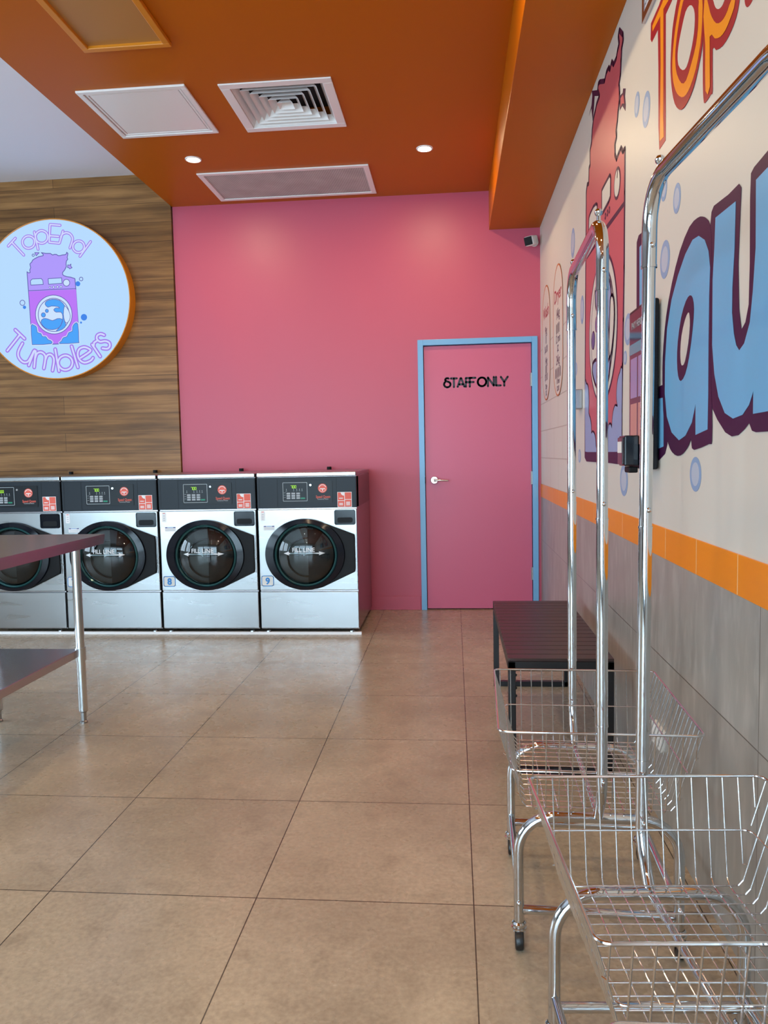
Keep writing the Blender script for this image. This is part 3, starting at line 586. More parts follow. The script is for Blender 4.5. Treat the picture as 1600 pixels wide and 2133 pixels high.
# ================================================================ PAINT ON THE RIGHT WALL
WD = {
 'wm_body': [(3.933,2.489),(3.916,2.507),(3.875,2.495),(3.866,2.566),(3.834,2.568),(3.838,2.638),(3.798,2.657),(3.778,2.71),(3.74,2.748),(3.702,2.759),(3.665,2.776),(3.6,2.779),(3.643,2.824),(3.629,2.844),(3.594,2.837),(3.485,2.79),(3.443,2.807),(3.396,2.803),(3.371,2.782),(3.335,2.797),(3.299,2.768),(3.247,2.766),(3.219,2.786),(3.192,2.795),(3.209,2.831),(3.192,2.845),(3.128,2.795),(3.122,2.77),(3.148,2.756),(3.158,2.717),(3.169,2.666),(3.195,2.645),(3.184,2.606),(3.189,2.574),(3.211,2.55),(3.222,2.52),(3.25,2.491),(3.238,2.463),(3.272,2.448),(3.266,2.404),(3.237,2.375),(3.201,2.383),(3.154,2.388),(3.119,2.36),(3.086,2.359),(3.089,2.199),(3.095,1.921),(3.106,1.724),(3.117,1.552),(3.133,1.349),(3.145,1.207),(3.167,1.18),(3.207,1.172),(3.384,1.175),(3.625,1.176),(3.904,1.176),(3.956,1.188),(3.983,1.207),(3.981,1.538),(3.966,1.98),(3.942,2.479)],
 'wm_bow': [(3.184,2.595),(3.13,2.582),(3.12,2.594),(3.078,2.575),(3.088,2.552),(3.077,2.515),(3.082,2.495),(3.135,2.537),(3.178,2.538)],
 'wm_isl': [(3.866,2.808),(3.798,2.827),(3.778,2.858),(3.794,2.889),(3.629,2.818),(3.636,2.795),(3.721,2.833),(3.74,2.788),(3.77,2.744),(3.801,2.815)],
 'wm_isl_in': [(3.77,2.774),(3.762,2.851),(3.732,2.838),(3.747,2.791)],
 'wm_bow_in': [(3.162,2.576),(3.12,2.572),(3.109,2.556),(3.098,2.529),(3.135,2.545),(3.162,2.543)],
 'wm_cloudL': [(3.977,1.547),(3.943,1.548),(3.905,1.54),(3.879,1.511),(3.871,1.46),(3.876,1.401),(3.837,1.376),(3.809,1.343),(3.801,1.3),(3.77,1.307),(3.726,1.298),(3.696,1.277),(3.682,1.238),(3.653,1.192),(3.896,1.19),(3.956,1.197),(3.973,1.231)],
 'wm_cloudR': [(3.122,1.536),(3.16,1.525),(3.2,1.499),(3.22,1.459),(3.218,1.421),(3.201,1.393),(3.248,1.4),(3.286,1.379),(3.306,1.345),(3.314,1.31),(3.339,1.326),(3.379,1.324),(3.403,1.284),(3.413,1.244),(3.407,1.195),(3.246,1.188),(3.165,1.192),(3.135,1.207),(3.129,1.244),(3.127,1.374)],
 'wm_handle': [(3.305,1.858),(3.283,1.85),(3.264,1.829),(3.254,1.789),(3.256,1.748),(3.27,1.697),(3.292,1.654),(3.311,1.626),(3.338,1.608),(3.353,1.614),(3.362,1.664),(3.35,1.725),(3.339,1.809),(3.328,1.849)],
 'wm_wave': [(3.64,1.632),(3.704,1.635),(3.746,1.625),(3.758,1.595),(3.741,1.571),(3.704,1.541),(3.645,1.51),(3.509,1.478),(3.395,1.509),(3.349,1.564),(3.342,1.61),(3.385,1.596),(3.488,1.583)],
 'wm_splash': [(3.623,1.987),(3.664,1.966),(3.681,1.923),(3.669,1.878),(3.622,1.852),(3.49,1.836),(3.387,1.786),(3.362,1.672),(3.343,1.724),(3.339,1.809),(3.319,1.866),(3.352,1.924),(3.428,1.968),(3.534,1.996)],
 'wm_panel': [(3.54,2.354),(3.483,2.357),(3.367,2.359),(3.349,2.345),(3.354,2.268),(3.392,2.259),(3.522,2.252),(3.539,2.264)],
 'wm_drawer': [(3.859,2.333),(3.818,2.343),(3.739,2.348),(3.672,2.339),(3.649,2.327),(3.646,2.256),(3.851,2.253),(3.871,2.273)],
 'seam': [(3.096,2.168),(3.096,2.15),(3.522,2.156),(3.935,2.154),(3.935,2.176),(3.522,2.179)],
 'T_red': [(2.59,2.166),(2.603,2.245),(2.607,2.412),(2.616,2.545),(2.691,2.545),(2.708,2.562),(2.704,2.611),(2.606,2.613),(2.565,2.622),(2.435,2.549),(2.463,2.545),(2.526,2.543),(2.524,2.425),(2.517,2.21),(2.518,2.167)],
 'T_org': [(2.583,2.19),(2.58,2.317),(2.578,2.425),(2.586,2.57),(2.68,2.573),(2.685,2.593),(2.564,2.598),(2.534,2.605),(2.483,2.576),(2.493,2.566),(2.551,2.572),(2.547,2.41),(2.545,2.248),(2.538,2.186)],
 'o_red': [(2.398,2.513),(2.424,2.488),(2.447,2.456),(2.461,2.395),(2.463,2.344),(2.447,2.285),(2.417,2.233),(2.371,2.196),(2.327,2.181),(2.269,2.185),(2.222,2.206),(2.178,2.25),(2.161,2.291),(2.16,2.38),(2.175,2.402),(2.362,2.508)],
 'o_org': [(2.362,2.493),(2.396,2.462),(2.423,2.426),(2.442,2.372),(2.438,2.319),(2.419,2.282),(2.39,2.249),(2.345,2.219),(2.302,2.207),(2.261,2.213),(2.215,2.236),(2.179,2.282),(2.166,2.339),(2.167,2.389),(2.198,2.415),(2.319,2.483)],
 'o_red2': [(2.31,2.474),(2.352,2.463),(2.386,2.425),(2.408,2.381),(2.408,2.343),(2.392,2.305),(2.346,2.258),(2.303,2.246),(2.255,2.269),(2.217,2.297),(2.199,2.334),(2.198,2.383),(2.205,2.412)],
 'o_hole': [(2.272,2.429),(2.309,2.432),(2.342,2.409),(2.368,2.385),(2.383,2.356),(2.375,2.322),(2.334,2.288),(2.296,2.279),(2.264,2.297),(2.241,2.321),(2.228,2.349),(2.227,2.383),(2.244,2.41)],
 'p_red': [(2.164,2.396),(2.161,2.291),(2.159,2.177),(2.152,2.129),(2.14,2.113),(2.095,2.115),(2.081,2.119),(2.085,2.22),(2.057,2.204),(2.012,2.191),(1.969,2.192),(1.934,2.202),(1.912,2.218),(1.901,2.238),(1.899,2.246)],
 'p_org': [(2.146,2.386),(2.138,2.257),(2.133,2.141),(2.099,2.136),(2.105,2.261),(2.065,2.236),(2.025,2.219),(1.988,2.216),(1.955,2.226),(1.933,2.237),(1.925,2.253),(1.925,2.261)],
 'p_red2': [(2.114,2.367),(2.109,2.334),(2.087,2.299),(2.053,2.266),(2.02,2.252),(1.989,2.25),(1.965,2.259),(1.957,2.279)],
 'p_hole': [(2.079,2.348),(2.072,2.327),(2.058,2.306),(2.038,2.291),(2.015,2.284),(1.997,2.287),(1.991,2.298)],
 'n_red': [(1.868,2.229),(1.871,2.217),(1.865,2.204),(1.854,2.194),(1.838,2.191),(1.825,2.193),(1.815,2.199)],
 'a_pur': [(2.086,1.789),(2.116,1.814),(2.149,1.829),(2.19,1.838),(2.261,1.835),(2.352,1.792),(2.433,1.717),(2.493,1.631),(2.522,1.546),(2.532,1.472),(2.526,1.385),(2.509,1.303),(2.465,1.241),(2.419,1.211),(2.359,1.199),(2.303,1.206),(2.25,1.229),(2.231,1.247),(2.224,1.229),(2.201,1.216),(2.077,1.231),(2.054,1.239),(2.057,1.326),(2.071,1.443),(2.074,1.607),(2.072,1.729)],
 'a_blue': [(2.177,1.787),(2.23,1.791),(2.296,1.769),(2.366,1.726),(2.432,1.669),(2.479,1.59),(2.499,1.493),(2.5,1.393),(2.476,1.321),(2.421,1.27),(2.344,1.245),(2.281,1.257),(2.222,1.292),(2.19,1.341),(2.188,1.257),(2.088,1.269),(2.086,1.362),(2.088,1.487),(2.087,1.61),(2.082,1.682),(2.096,1.727),(2.127,1.763)],
 'a_pur2': [(2.248,1.645),(2.285,1.636),(2.33,1.598),(2.361,1.533),(2.367,1.478),(2.355,1.434),(2.328,1.416),(2.286,1.432),(2.25,1.477),(2.22,1.549),(2.21,1.6),(2.222,1.632)],
 'a_hole': [(2.261,1.6),(2.291,1.583),(2.321,1.546),(2.332,1.502),(2.326,1.468),(2.31,1.459),(2.287,1.468),(2.258,1.514),(2.245,1.562),(2.249,1.591)],
 'u_pur': [(2.086,1.789),(2.078,1.819),(2.06,1.829),(1.956,1.823),(1.888,1.825),(1.873,1.811),(1.88,1.73),(1.886,1.644),(1.877,1.539),(1.86,1.49),(1.836,1.503),(1.818,1.539),(1.815,1.627),(1.819,1.768),(1.816,1.823),(1.798,1.83),(1.724,1.837),(1.672,1.839),(1.626,1.83),(1.607,1.817),(1.594,1.757),(1.575,1.323),(1.579,1.267),(1.601,1.253),(1.765,1.253),(1.788,1.257),(1.805,1.275),(1.832,1.262),(1.871,1.249),(1.913,1.247),(1.958,1.258),(2.017,1.292),(2.055,1.322),(2.071,1.443),(2.074,1.607)],
 'u_blue': [(2.044,1.795),(1.905,1.791),(1.909,1.686),(1.92,1.596),(1.92,1.539),(1.906,1.488),(1.89,1.459),(1.869,1.444),(1.839,1.456),(1.807,1.498),(1.792,1.565),(1.78,1.653),(1.784,1.798),(1.723,1.802),(1.647,1.798),(1.631,1.783),(1.607,1.389),(1.61,1.297),(1.781,1.294),(1.781,1.344),(1.805,1.315),(1.843,1.295),(1.904,1.289),(1.96,1.305),(2.007,1.348),(2.039,1.407),(2.058,1.482),(2.06,1.645),(2.05,1.723)],
 'L_pur': [(2.89,1.959),(2.861,1.976),(2.765,1.969),(2.694,1.962),(2.669,1.939),(2.661,1.594),(2.651,1.417),(2.538,1.423),(2.505,1.414),(2.482,1.377),(2.473,1.235),(2.499,1.205),(2.567,1.185),(2.783,1.16),(2.854,1.17),(2.885,1.283)],
 'L_blue': [(2.846,1.931),(2.732,1.934),(2.712,1.602),(2.701,1.384),(2.52,1.382),(2.517,1.228),(2.797,1.197),(2.834,1.282)]}
wpl = lambda lay: (lambda u, v, d: (XR-.0004-.0006*lay-d, u, v))
def wfill(b, key, m, lay, sm=0):
    pts = WD[key]; b.use(M[m]); b.plate(smooth2(pts, sm) if sm else pts, wpl(lay), .0005)
def wstroke(b, pts, w_, m, lay, closed=True): b.use(M[m]); b.stroke(pts, w_, wpl(lay), .0004, 6, closed)
b = MB()
for k, sm in (('wm_body', 0), ('wm_bow', 0), ('wm_isl', 0)):
    if k != 'wm_body': wfill(b, k, 'mural_purple', 0)
    else:
        wfill(b, k, 'mural_rose', 0); wstroke(b, WD[k], .020, 'mural_purple', 1)
wfill(b, 'wm_bow_in', 'mural_rose', 1.2)
wfill(b, 'seam', 'mural_purple', 1)
DC = (3.531, 1.752)
circ = lambda c, r, n=48, k=1.: [(c[0]+r*cos(2*pi*i/n), c[1]+k*r*sin(2*pi*i/n)) for i in range(n)]
b.use(M['mural_purple']); b.plate(circ(DC, .326), wpl(2), .0004); b.use(M['mural_cream']); b.plate(circ(DC, .312), wpl(3), .0004)
b.use(M['mural_purple']); b.plate(circ(DC, .268), wpl(4), .0004); b.use(M['mural_cream']); b.plate(circ(DC, .256), wpl(5), .0004)
for k in ('wm_splash', 'wm_wave'):
    wfill(b, k, 'mural_cloud', 6, 2); wstroke(b, smooth2(WD[k], 2), .016, 'mural_purple', 7)
wfill(b, 'wm_handle', 'mural_cream', 8, 2); wstroke(b, smooth2(WD['wm_handle'], 2), .014, 'mural_purple', 9)
for c_, r in (((3.736, 1.734), .037), ((3.65, 1.795), .030)):
    b.use(M['mural_purple']); b.plate(circ(c_, r+.007, 24), wpl(6), .0004); b.use(M['violet_dot']); b.plate(circ(c_, r, 24), wpl(7), .0004)
for k in ('wm_panel', 'wm_drawer'): wfill(b, k, 'mural_cream', 2); wstroke(b, WD[k], .014, 'mural_purple', 3)
b.use(M['mural_purple']); b.plate(circ((3.222, 2.277), .062, 28), wpl(2), .0004); b.use(M['mural_cream']); b.plate(circ((3.222, 2.277), .050, 28), wpl(3), .0004)
b.use(M['mural_purple']); b.stroke([(3.215, 2.30), (3.21, 2.32)], .012, wpl(4), .0004)
for y in (3.376, 3.417, 3.462): b.use(M['mural_purple']); b.plate(circ((y, 2.221), .015, 16), wpl(2), .0004); b.use(M['mural_rose']); b.plate(circ((y, 2.221), .006, 12), wpl(3), .0004)
for k in ('wm_cloudL', 'wm_cloudR'):
    wfill(b, k, 'mural_cloud', 2, 2); wstroke(b, smooth2(WD[k], 2), .018, 'mural_purple', 1.5)
# thick bottom edge line
b.use(M['mural_purple']); b.plate([(3.985, 1.215), (3.985, 1.185), (3.93, 1.165), (3.14, 1.165), (3.10, 1.19), (3.105, 1.235), (3.14, 1.212), (3.90, 1.212)], wpl(4), .0004)
tag(b.build('painted_washing_machine'), 'painted rose red washing machine with ragged map-shaped top on cream wall', 'mural')
BUB = {'a': (2.895, 2.437, 0.038, 0.042), 'b': (2.761, 2.363, 0.051, 0.057), 'c': (2.533, 2.031, 0.036, 0.041), 'd': (2.391, 1.953, 0.038, 0.043), 'e': (4.372, 2.349, 0.067, 0.079), 'f': (2.517, 1.808, 0.055, 0.058), 'g': (4.069, 1.936, 0.052, 0.072), 'h': (3.025, 1.674, 0.061, 0.059), 'i': (3.072, 1.573, 0.028, 0.027), 'j': (2.191, 1.149, 0.05, 0.048), 'k': (3.089, 1.101, 0.069, 0.062), 'l': (4.16, 1.192, 0.041, 0.036), 'm': (4.276, 1.659, 0.041, 0.036)}
# big words
b = MB()
for k, m_, lay in (('T_red', 'maroon', 0), ('T_org', 'mural_orange', 1), ('o_red', 'maroon', 2), ('o_org', 'mural_orange', 3), ('o_red2', 'maroon', 4), ('o_hole', 'mural_cream', 5), ('p_red', 'maroon', 1), ('p_org', 'mural_orange', 3), ('p_red2', 'maroon', 4), ('p_hole', 'mural_cream', 5), ('n_red', 'maroon', 0)): wfill(b, k, m_, lay, 2 if k[0] in 'opn' else 0)
tag(b.build('painted_word'), 'huge orange and maroon painted word starting Top high on the cream wall', 'mural lettering')
b = MB()
for k, m_, lay, sm in (('L_pur', 'mural_purple', 0, 0), ('L_blue', 'mural_blue', 1, 0), ('a_pur', 'mural_purple', 2, 2), ('a_blue', 'mural_blue', 3, 0), ('a_pur2', 'mural_purple', 4, 2), ('a_hole', 'mural_cream', 5, 2), ('u_pur', 'mural_purple', 1.5, 0), ('u_blue', 'mural_blue', 3, 0)): wfill(b, k, m_, lay, sm)
tag(b.build('painted_word'), 'giant blue letters Lau outlined in dark purple, painted behind the payment kiosk', 'mural lettering')
BL = {'a': 'left of the two bubbles painted under the T of the orange word', 'b': 'right, larger of the two bubbles beside the foot of the orange T', 'c': 'pale blue bubble half behind the bend of the nearest tall chrome post',
      'd': 'pale blue bubble just right of the nearest tall chrome post bend, above the a', 'e': 'dusky bubble high between the price boards and painted washing machine', 'f': 'large bubble left of the top of the giant blue a',
      'g': 'slim dusky bubble left of the round window of the painted washing machine', 'h': 'large bubble touching the left edge of the payment kiosk', 'i': 'smallest bubble just below the one touching the kiosk',
      'j': 'lone big blue bubble painted underneath the giant letter a', 'k': 'big blue bubble below the card reader, above the orange stripe', 'l': 'tiny bubble left of the bottom of the painted washing machine', 'm': 'bubble mostly hidden behind the farthest chrome post'}
for k, (y, z, ry, rz_) in BUB.items():
    b = MB(); q = lambda s_: [(y+ry*s_*cos(2*pi*i/28), z+rz_*s_*sin(2*pi*i/28)) for i in range(28)]
    b.use(M['bubble_rim']); b.plate(q(1), wpl(.2), .0004); b.use(M['bubble_mid']); b.plate(q(.68), wpl(1), .0004)
    tag(b.build('painted_bubble'), BL[k], 'painted bubble', 'bubbles painted on the cream wall')
# price boards
def tpl(cy, cz, lay): return lambda x, y, z: (XR-.003-.0006*lay-z, cy-x, cz+y)
def board(cy, z0, z1, hw_, head, rows, label):
    r = tag(empty('price_board', (0, 0, 0)), label, 'price board', 'price boards beside the door')
    zr = hw_; pts = arc(cy, z1-zr, hw_, 0, 180, 16)+arc(cy, z0+zr, hw_, 180, 360, 16)
    b = MB(); b.plate(pts, lambda u, v, d: (XR-.001-d, u, v), .002); b.build('board', M['mural_cream'], r)
    b = MB(); b.stroke(pts, .010, lambda u, v, d: (XR-.003-d, u, v), .001, 6, True); b.build('border_line', M['thin_orange'], r)
    text_mesh(head, .115, tpl(cy, z1-.215, 0), M['maroon'], 'heading', r, .002, hw_*1.5)
    for i, (s, z, sz) in enumerate(rows):
        if s[0] == '#':
            n_ = int(s[1:])
            for j in range(n_): b = MB(); b.stroke([(cy+(j-(n_-1)/2)*.055, z), (cy+(j-(n_-1)/2)*.055, z+.045)], .022, lambda u, v, d: (XR-.003-d, u, v), .001, 6); b.build('token_mark', M['mural_purple'], r)
        else: text_mesh(s, sz, tpl(cy, z, 0), M['mural_purple'], 'price_line', r, .001)
board(5.59, 1.585, 2.375, .215, 'Wash', [('9kg', 2.045, .075), ('#1', 1.985, 0), ('$6.00', 1.915, .07), ('14kg', 1.835, .07), ('#2', 1.775, 0), ('$9.00', 1.72, .07), ('20kg', 1.66, .05), ('$12', 1.615, .05)], 'left price board with heading in maroon, thin oval outline, nearest the staff door')
board(4.975, 1.57, 2.375, .215, 'Dryer', [('14kg', 2.05, .09), ('#3', 1.965, 0), ('12 min', 1.90, .075), ('$2', 1.845, .06), ('24kg', 1.765, .085), ('#5', 1.69, 0), ('10 min', 1.645, .05), ('$2.00', 1.60, .045)], 'right price board with thin oval outline and row of five marks, farther from the door')
# isolator box, power outlet, air vent high on the wall
h = tag(empty('switch_box', (XR, 4.12, 1.485)), 'small boxy wall switch left of the painted washing machine', 'wall switch')
b = MB(); b.box((-.045, -.055, -.05), (0, .055, .05)); b.build('box', M['steel_side'], h, bevel=.004)
b = MB(); b.box((-.05, -.04, -.035), (-.045, .04, .035)); b.build('switch_plate', M['steel_side'], h, bevel=.002)
h = tag(empty('power_outlet', (XR-.003, 2.525, .285)), 'white double power outlet low on the grey tiled wall behind the baskets', 'power outlet')
b = MB(); b.plate(rrect(-.062, -.037, .062, .037, .012), lambda u, v, d: (-d, u, v), .012); b.build('face_plate', M['label_white'], h)
for s_ in (-1, 1):
    b = MB(); b.box((-.0165, s_*.03-.006, .008), (-.012, s_*.03+.006, .024)); b.build('rocker', M['white_print'], h, bevel=.001)
    b = MB()
    for dy, dz, a in ((-.008, -.006, .5), (.008, -.006, -.5), (0, -.02, 0)): b.box((-.0124, s_*.03+dy-.0012, dz-.005), (-.0118, s_*.03+dy+.0012, dz+.005))
    b.build('socket', M['black'], h)

h = tag(empty('wall_grille', (XR, 2.59, 2.76)), 'small grey framed grille high on the cream wall left of the orange T', 'air vent')
b = MB()
for a_, c_ in (((-.012, -.19, -.11), (0, .19, -.085)), ((-.012, -.19, .085), (0, .19, .11)), ((-.012, -.19, -.085), (0, -.165, .085)), ((-.012, .165, -.085), (0, .19, .085))): b.box(a_, c_)
b.build('grille_frame', M['bench_steel'], h)
for i in range(7): b = MB(); b.box((-.008, -.165, -.08+i*.024), (-.002, .165, -.066+i*.024)); b.build('slat', M['white_metal'], h)

# ================================================================ PAYMENT KIOSK
kx, ky0, ky1, kz0, kz1 = .622, 2.555, 2.82, 1.155, 1.70
h = tag(empty('payment_kiosk', (XR, (ky0+ky1)/2, (kz0+kz1)/2)), 'slim black upright payment touchscreen fixed to the wall over the blue lettering', 'payment kiosk')
kw, kh = (ky1-ky0)/2, (kz1-kz0)/2
b = MB(); b.box((-.041, -kw, -kh), (-.006, kw, kh)); sh = b.build('shell', M['kiosk_black'], h, bevel=.006)
b = MB()
for i in range(40):
    for j in range(3): b.lathe([(.0004, -.0006), (.0022, -.0004)], (-.030+.009*j, -kw, -.20+i*.0098), 'y', 6)
b.build('side_vents', M['black'], h)
b = MB(); b.box((-.0425, -kw+.012, -kh+.03), (-.041, kw-.012, kh-.012)); b.build('screen', M['kiosk_screen'], h)
b = MB(); b.box((-.0432, -kw+.012, .12), (-.0425, kw-.012, .155)); b.build('screen_bar', M['kiosk_teal'], h)
for (za, zb, mm) in ((-.03, .105, 'kiosk_tile'), (-.19, -.05, 'kiosk_tile2')):
    for (ya, yb) in ((-.105, -.01), (.01, .10)):
        b = MB(); b.box((-.0432, ya, za), (-.0425, yb, zb)); b.build('screen_tile', M[mm], h)
text_mesh('PAY HERE', .034, lambda x, y, z: (-.043-z, -x+.015, .205+y), M['key'], 'heading', h, .0)
h2 = tag(empty('card_reader', (XR, 2.70, 1.21)), 'black card reader with white label mounted under the payment kiosk screen', 'card reader')
b = MB(); b.box((-.092, -.045, -.045), (-.043, .045, .058)); b.build('reader_body', M['black_gloss'], h2, bevel=.005)
b = MB(); b.box((-.098, -.038, -.040), (-.090, .038, .052)); b.build('reader_face', M['kiosk_screen'], h2, bevel=.003)
b = MB(); b.box((-.0995, -.028, .0), (-.098, .03, .038)); b.build('label', M['label_white'], h2)
b = MB(); b.box((-.075, -.035, -.068), (-.045, .035, -.047)); b.build('slot', M['black'], h2, bevel=.004)

# ================================================================ WASHING MACHINES
MW = .345; MY = 5.142
def machine():
    r = empty('washing_machine', (0, 0, 0))
    g = .004
    b = MB(); b.box((-MW+g, .012, .035), (MW-g, .79, 1.085)); b.build('cabinet', M['steel_side'], r, bevel=.003)
    b = MB(); b.box((-MW+g-.001, .10, .869), (MW-g+.001, .77, 1.080)); b.build('band_side', M['black_gloss'], r)
    b = MB(); b.box((-MW+g, -.006, 1.082), (MW-g, .795, 1.113)); b.build('lid', M['steel'], r, bevel=.006)
    b = MB(); b.box((-MW+g, -.002, .869), (MW-g, .10, 1.080)); b.build('control_band', M['black_band'], r, bevel=.002)
    for x in (-.325, -.20, .206, .335): b = MB(); b.box((x-.0008, -.0026, .88), (x+.0008, -.001, 1.07)); b.build('band_groove', M['black'], r)
    b = MB(); b.box((-MW+g+.001, -.004, .306), (MW-g-.001, .02, .861)); b.build('front_panel', M['steel'], r, bevel=.004)
    b = MB(); b.box((-MW+g+.001, -.004, .042), (MW-g-.001, .02, .297)); b.build('lower_panel', M['steel'], r, bevel=.004)
    for x in (-.29, .29):
        b = MB(); b.tube([(x, .012, .0), (x, .012, .026)], .008, 10); b.lathe([(.001, .030), (.016, .026), (.018, .018)], (x, .006, 0), 'z', 14); b.build('foot_bolt', M['steel'], r)
    # control panel
    P = lambda lay: (lambda u, v, d: (u, -.002-lay*.0006-d, v))
    b = MB(); b.plate(rrect(-.1695, .904, .1775, 1.053, .006), P(0), .004); cp = b.build('control_panel', M['screen'], r)
    b = MB(); b.stroke(rrect(-.1605, .918, .0055, 1.043, .003), .0028, P(7), .0006, 5, True); b.build('display_border', M['outline_grey'], cp)
    b = MB()   # 7.00 in seven-segment strokes
    sg_ = {'7': [[(0, 1), (.55, 1), (.55, 0)]], '0': [[(0, 0), (0, 1), (.55, 1), (.55, 0), (0, 0)]]}
    for i, ch in enumerate('700'):
        for st in sg_[ch]: b.stroke([(-.106+i*.0135+a*.016, 1.006+c_*.017) for a, c_ in st], .0026, P(7), .0006, 5)
    b.stroke([(-.0948, 1.005), (-.0947, 1.0055)], .003, P(7), .0006, 5)
    b.build('digits', M['digit'], cp)
    b = MB()
    for x in (-.137, -.087, -.065, -.047, -.029):
        b.stroke([(x, .993), (x, 1.0)], .003, P(7), .0004, 4); b.stroke([(x-.004, .986), (x+.004, .986)], .002, P(7), .0004, 4)
    for z in (.974, .959, .944): b.stroke([(-.155, z), (-.142, z)], .0015, P(7), .0004, 4)
    b.build('indicator_print', M['outline_grey'], cp)
    for i in range(3):
        for j in range(3):
            b = MB(); x = -.1235+i*.0335; z = .969-j*.0155; b.plate(rrect(x-.0125, z-.006, x+.0125, z+.006, .001, 2), P(7), .0012); b.build('button', M['key'], cp)
    b = MB(); b.plate(rrect(-.040, .931, -.010, .941, .002, 2), P(7), .0012); b.build('start_button', M['green_key'], cp)
    b = MB(); b.lathe([(.0005, -.010), (.007, -.010), (.009, -.006)], (.0295, 0, 1.025), 'y', 16); b.build('key_lock', M['chrome'], cp)
    b = MB(); b.use(M['badge_red']); b.plate(arc(.1115, 1.002, .031, 0, 350, 30), P(7), .0008)
    b.use(M['white_print']); b.stroke(arc(.1115, 1.002, .0235, 20, 160, 8), .004, P(8.5), .0003, 4); b.stroke([(.095, .998), (.128, .998)], .006, P(8.5), .0003, 4); b.stroke([(.1115, .998), (.1115, .985)], .006, P(8.5), .0003, 4); b.stroke(arc(.1115, 1.002, .024, 200, 340, 8), .002, P(8.5), .0003, 4)
    b.build('badge', None, cp)
    text_mesh('Speed Queen', .026, lambda x, y, z: (.1145+x, -.007-z, .936+y), M['badge_red'], 'brand_print', cp, .0003, .098)
    text_mesh('Commercial Washer', .012, lambda x, y, z: (.1135+x, -.007-z, .925+y), M['outline_grey'], 'brand_print', cp, 0, .076)
    # red sticker of four squares
    b = MB(); b.use(M['white_print']); b.plate([(.2105, .872), (.3085, .872), (.3085, .974), (.2105, .974)], P(0), .0008)
    b.use(M['badge_red'])
    for x0, z0, x1, z1 in ((.2135, .918, .2575, .971), (.2615, .925, .3055, .971), (.2135, .875, .2575, .914), (.2615, .875, .3055, .921)): b.plate([(x0, z0), (x1, z0), (x1, z1), (x0, z1)], P(1.5), .0004)
    b.use(M['white_print']); b.plate([(.2575, .971), (.2575, .949), (.248, .951), (.238, .958), (.233, .971)], P(2.5), .0004)
    for x, z in ((.2355, .932), (.2355, .897), (.2355, .888), (.2835, .905), (.2835, .896), (.2835, .887)): b.stroke([(x-.012, z), (x+.012, z)], .0055, P(2.5), .0004, 4)
    b.build('price_sticker', None, r)
    # small labels on the steel
    Q = lambda lay: (lambda u, v, d: (u, -.004-lay*.0006-d, v))
    b = MB(); b.use(M['white_print']); b.plate(rrect(-.3215, .785, -.291, .853, .008), Q(0), .0006); b.use(M['badge_red']); b.stroke([(-.314, .846), (-.299, .846)], .004, Q(1.2), .0003, 4)
    b.use(M['outline_grey']); [b.stroke([(-.311, z), (-.301, z)], .004, Q(1.2), .0003, 4) for z in (.828, .812, .798)]
    b.build('instruction_label', None, r)
    b = MB(); b.use(M['white_print']); b.plate([(-.3035, .720), (-.226, .720), (-.226, .752), (-.3035, .752)], Q(0), .0006); b.use(M['navy_print']); b.stroke([(-.300, .747), (-.287, .747)], .006, Q(1.2), .0003, 4); b.stroke([(-.243, .747), (-.2295, .747)], .006, Q(1.2), .0003, 4)
    b.use(M['blue_print']); b.stroke([(-.282, .747), (-.248, .747)], .003, Q(1.2), .0003, 4); b.use(M['outline_grey']); [b.stroke([(-.298, z), (-.232, z)], .0016, Q(1.2), .0003, 4) for z in (.738, .732, .726)]
    b.build('warning_label', None, r)
    # dispenser pocket
    b = MB(); b.stroke(rrect(.190, .755, .328, .851, .010), .006, Q(0), .004, 6, True); b.plate(rrect(.190, .755, .328, .851, .010), Q(0), .0015); pk = b.build('latch_pocket', M['black_gloss'], r)
    b = MB(); b.plate(rrect(.207, .766, .311, .802, .012), Q(2.6), .003); b.build('pocket_slot', M['black'], pk)
    # door: dark bezel, hinge wing, ring, glass bowl
    cx, cz, RX, RZ = -.0175, .5555, .275, .2435
    ell = [(cx+RX*cos(2*pi*i/64), cz+RZ*sin(2*pi*i/64)) for i in range(64)]
    b = MB(); b.plate([(cx+.02, cz+RZ-.002), (.06, .789), (.1045, .771), (.322, .687), (.3255, .66), (.3255, .46), (.3215, .434), (.1025, .331), (.06, .319), (cx+.02, cz-RZ+.002)], Q(0), .022); b.build('door_wing', M['black'], r, bevel=.004)
    dd = MB(); dd.plate(ell, Q(0), .030); 
    # open ring instead of solid: build annulus
    dd = MB(); n = 72; prof = [(1.0, .0), (1.0, .026), (.985, .036), (.80, .044), (.775, .036), (.765, -.0)]
    vs = []
    gr = .212
    for k_, d_ in prof:
        for i in range(n):
            a = 2*pi*i/n; t_ = (k_-.765)/.235
            rx = gr+(RX-gr)*t_; rz_ = gr+(RZ-gr)*t_
            vs.append((cx+(.0 if t_ > .5 else .008*(1-t_))+rx*cos(a), -.004-d_, cz+(-.003*(1-t_))+rz_*sin(a)))
    dd.add(vs, [(i*n+j, i*n+(j+1) % n, (i+1)*n+(j+1) % n, (i+1)*n+j) for i in range(len(prof)-1) for j in range(n)], True)
    door = dd.build('door_ring', M['black_gloss'], r)
    gx, gz = -.0095, .5525
    b = MB(); b.lathe([(.212, -.030), (.213, -.040), (.207, -.045), (.200, -.040), (.198, -.020)], (gx, 0, gz), 'y', 64); b.build('glass_rim', M['teal_rim'], door)
    b = MB(); b.lathe([(.199, -.034), (.19, -.0445), (.175, -.0565), (.15, -.0705), (.12, -.0825), (.09, -.091), (.06, -.097), (.03, -.1003), (.0005, -.1015)], (gx, 0, gz), 'y', 64); gl = b.build('door_glass', M['glass'], door)
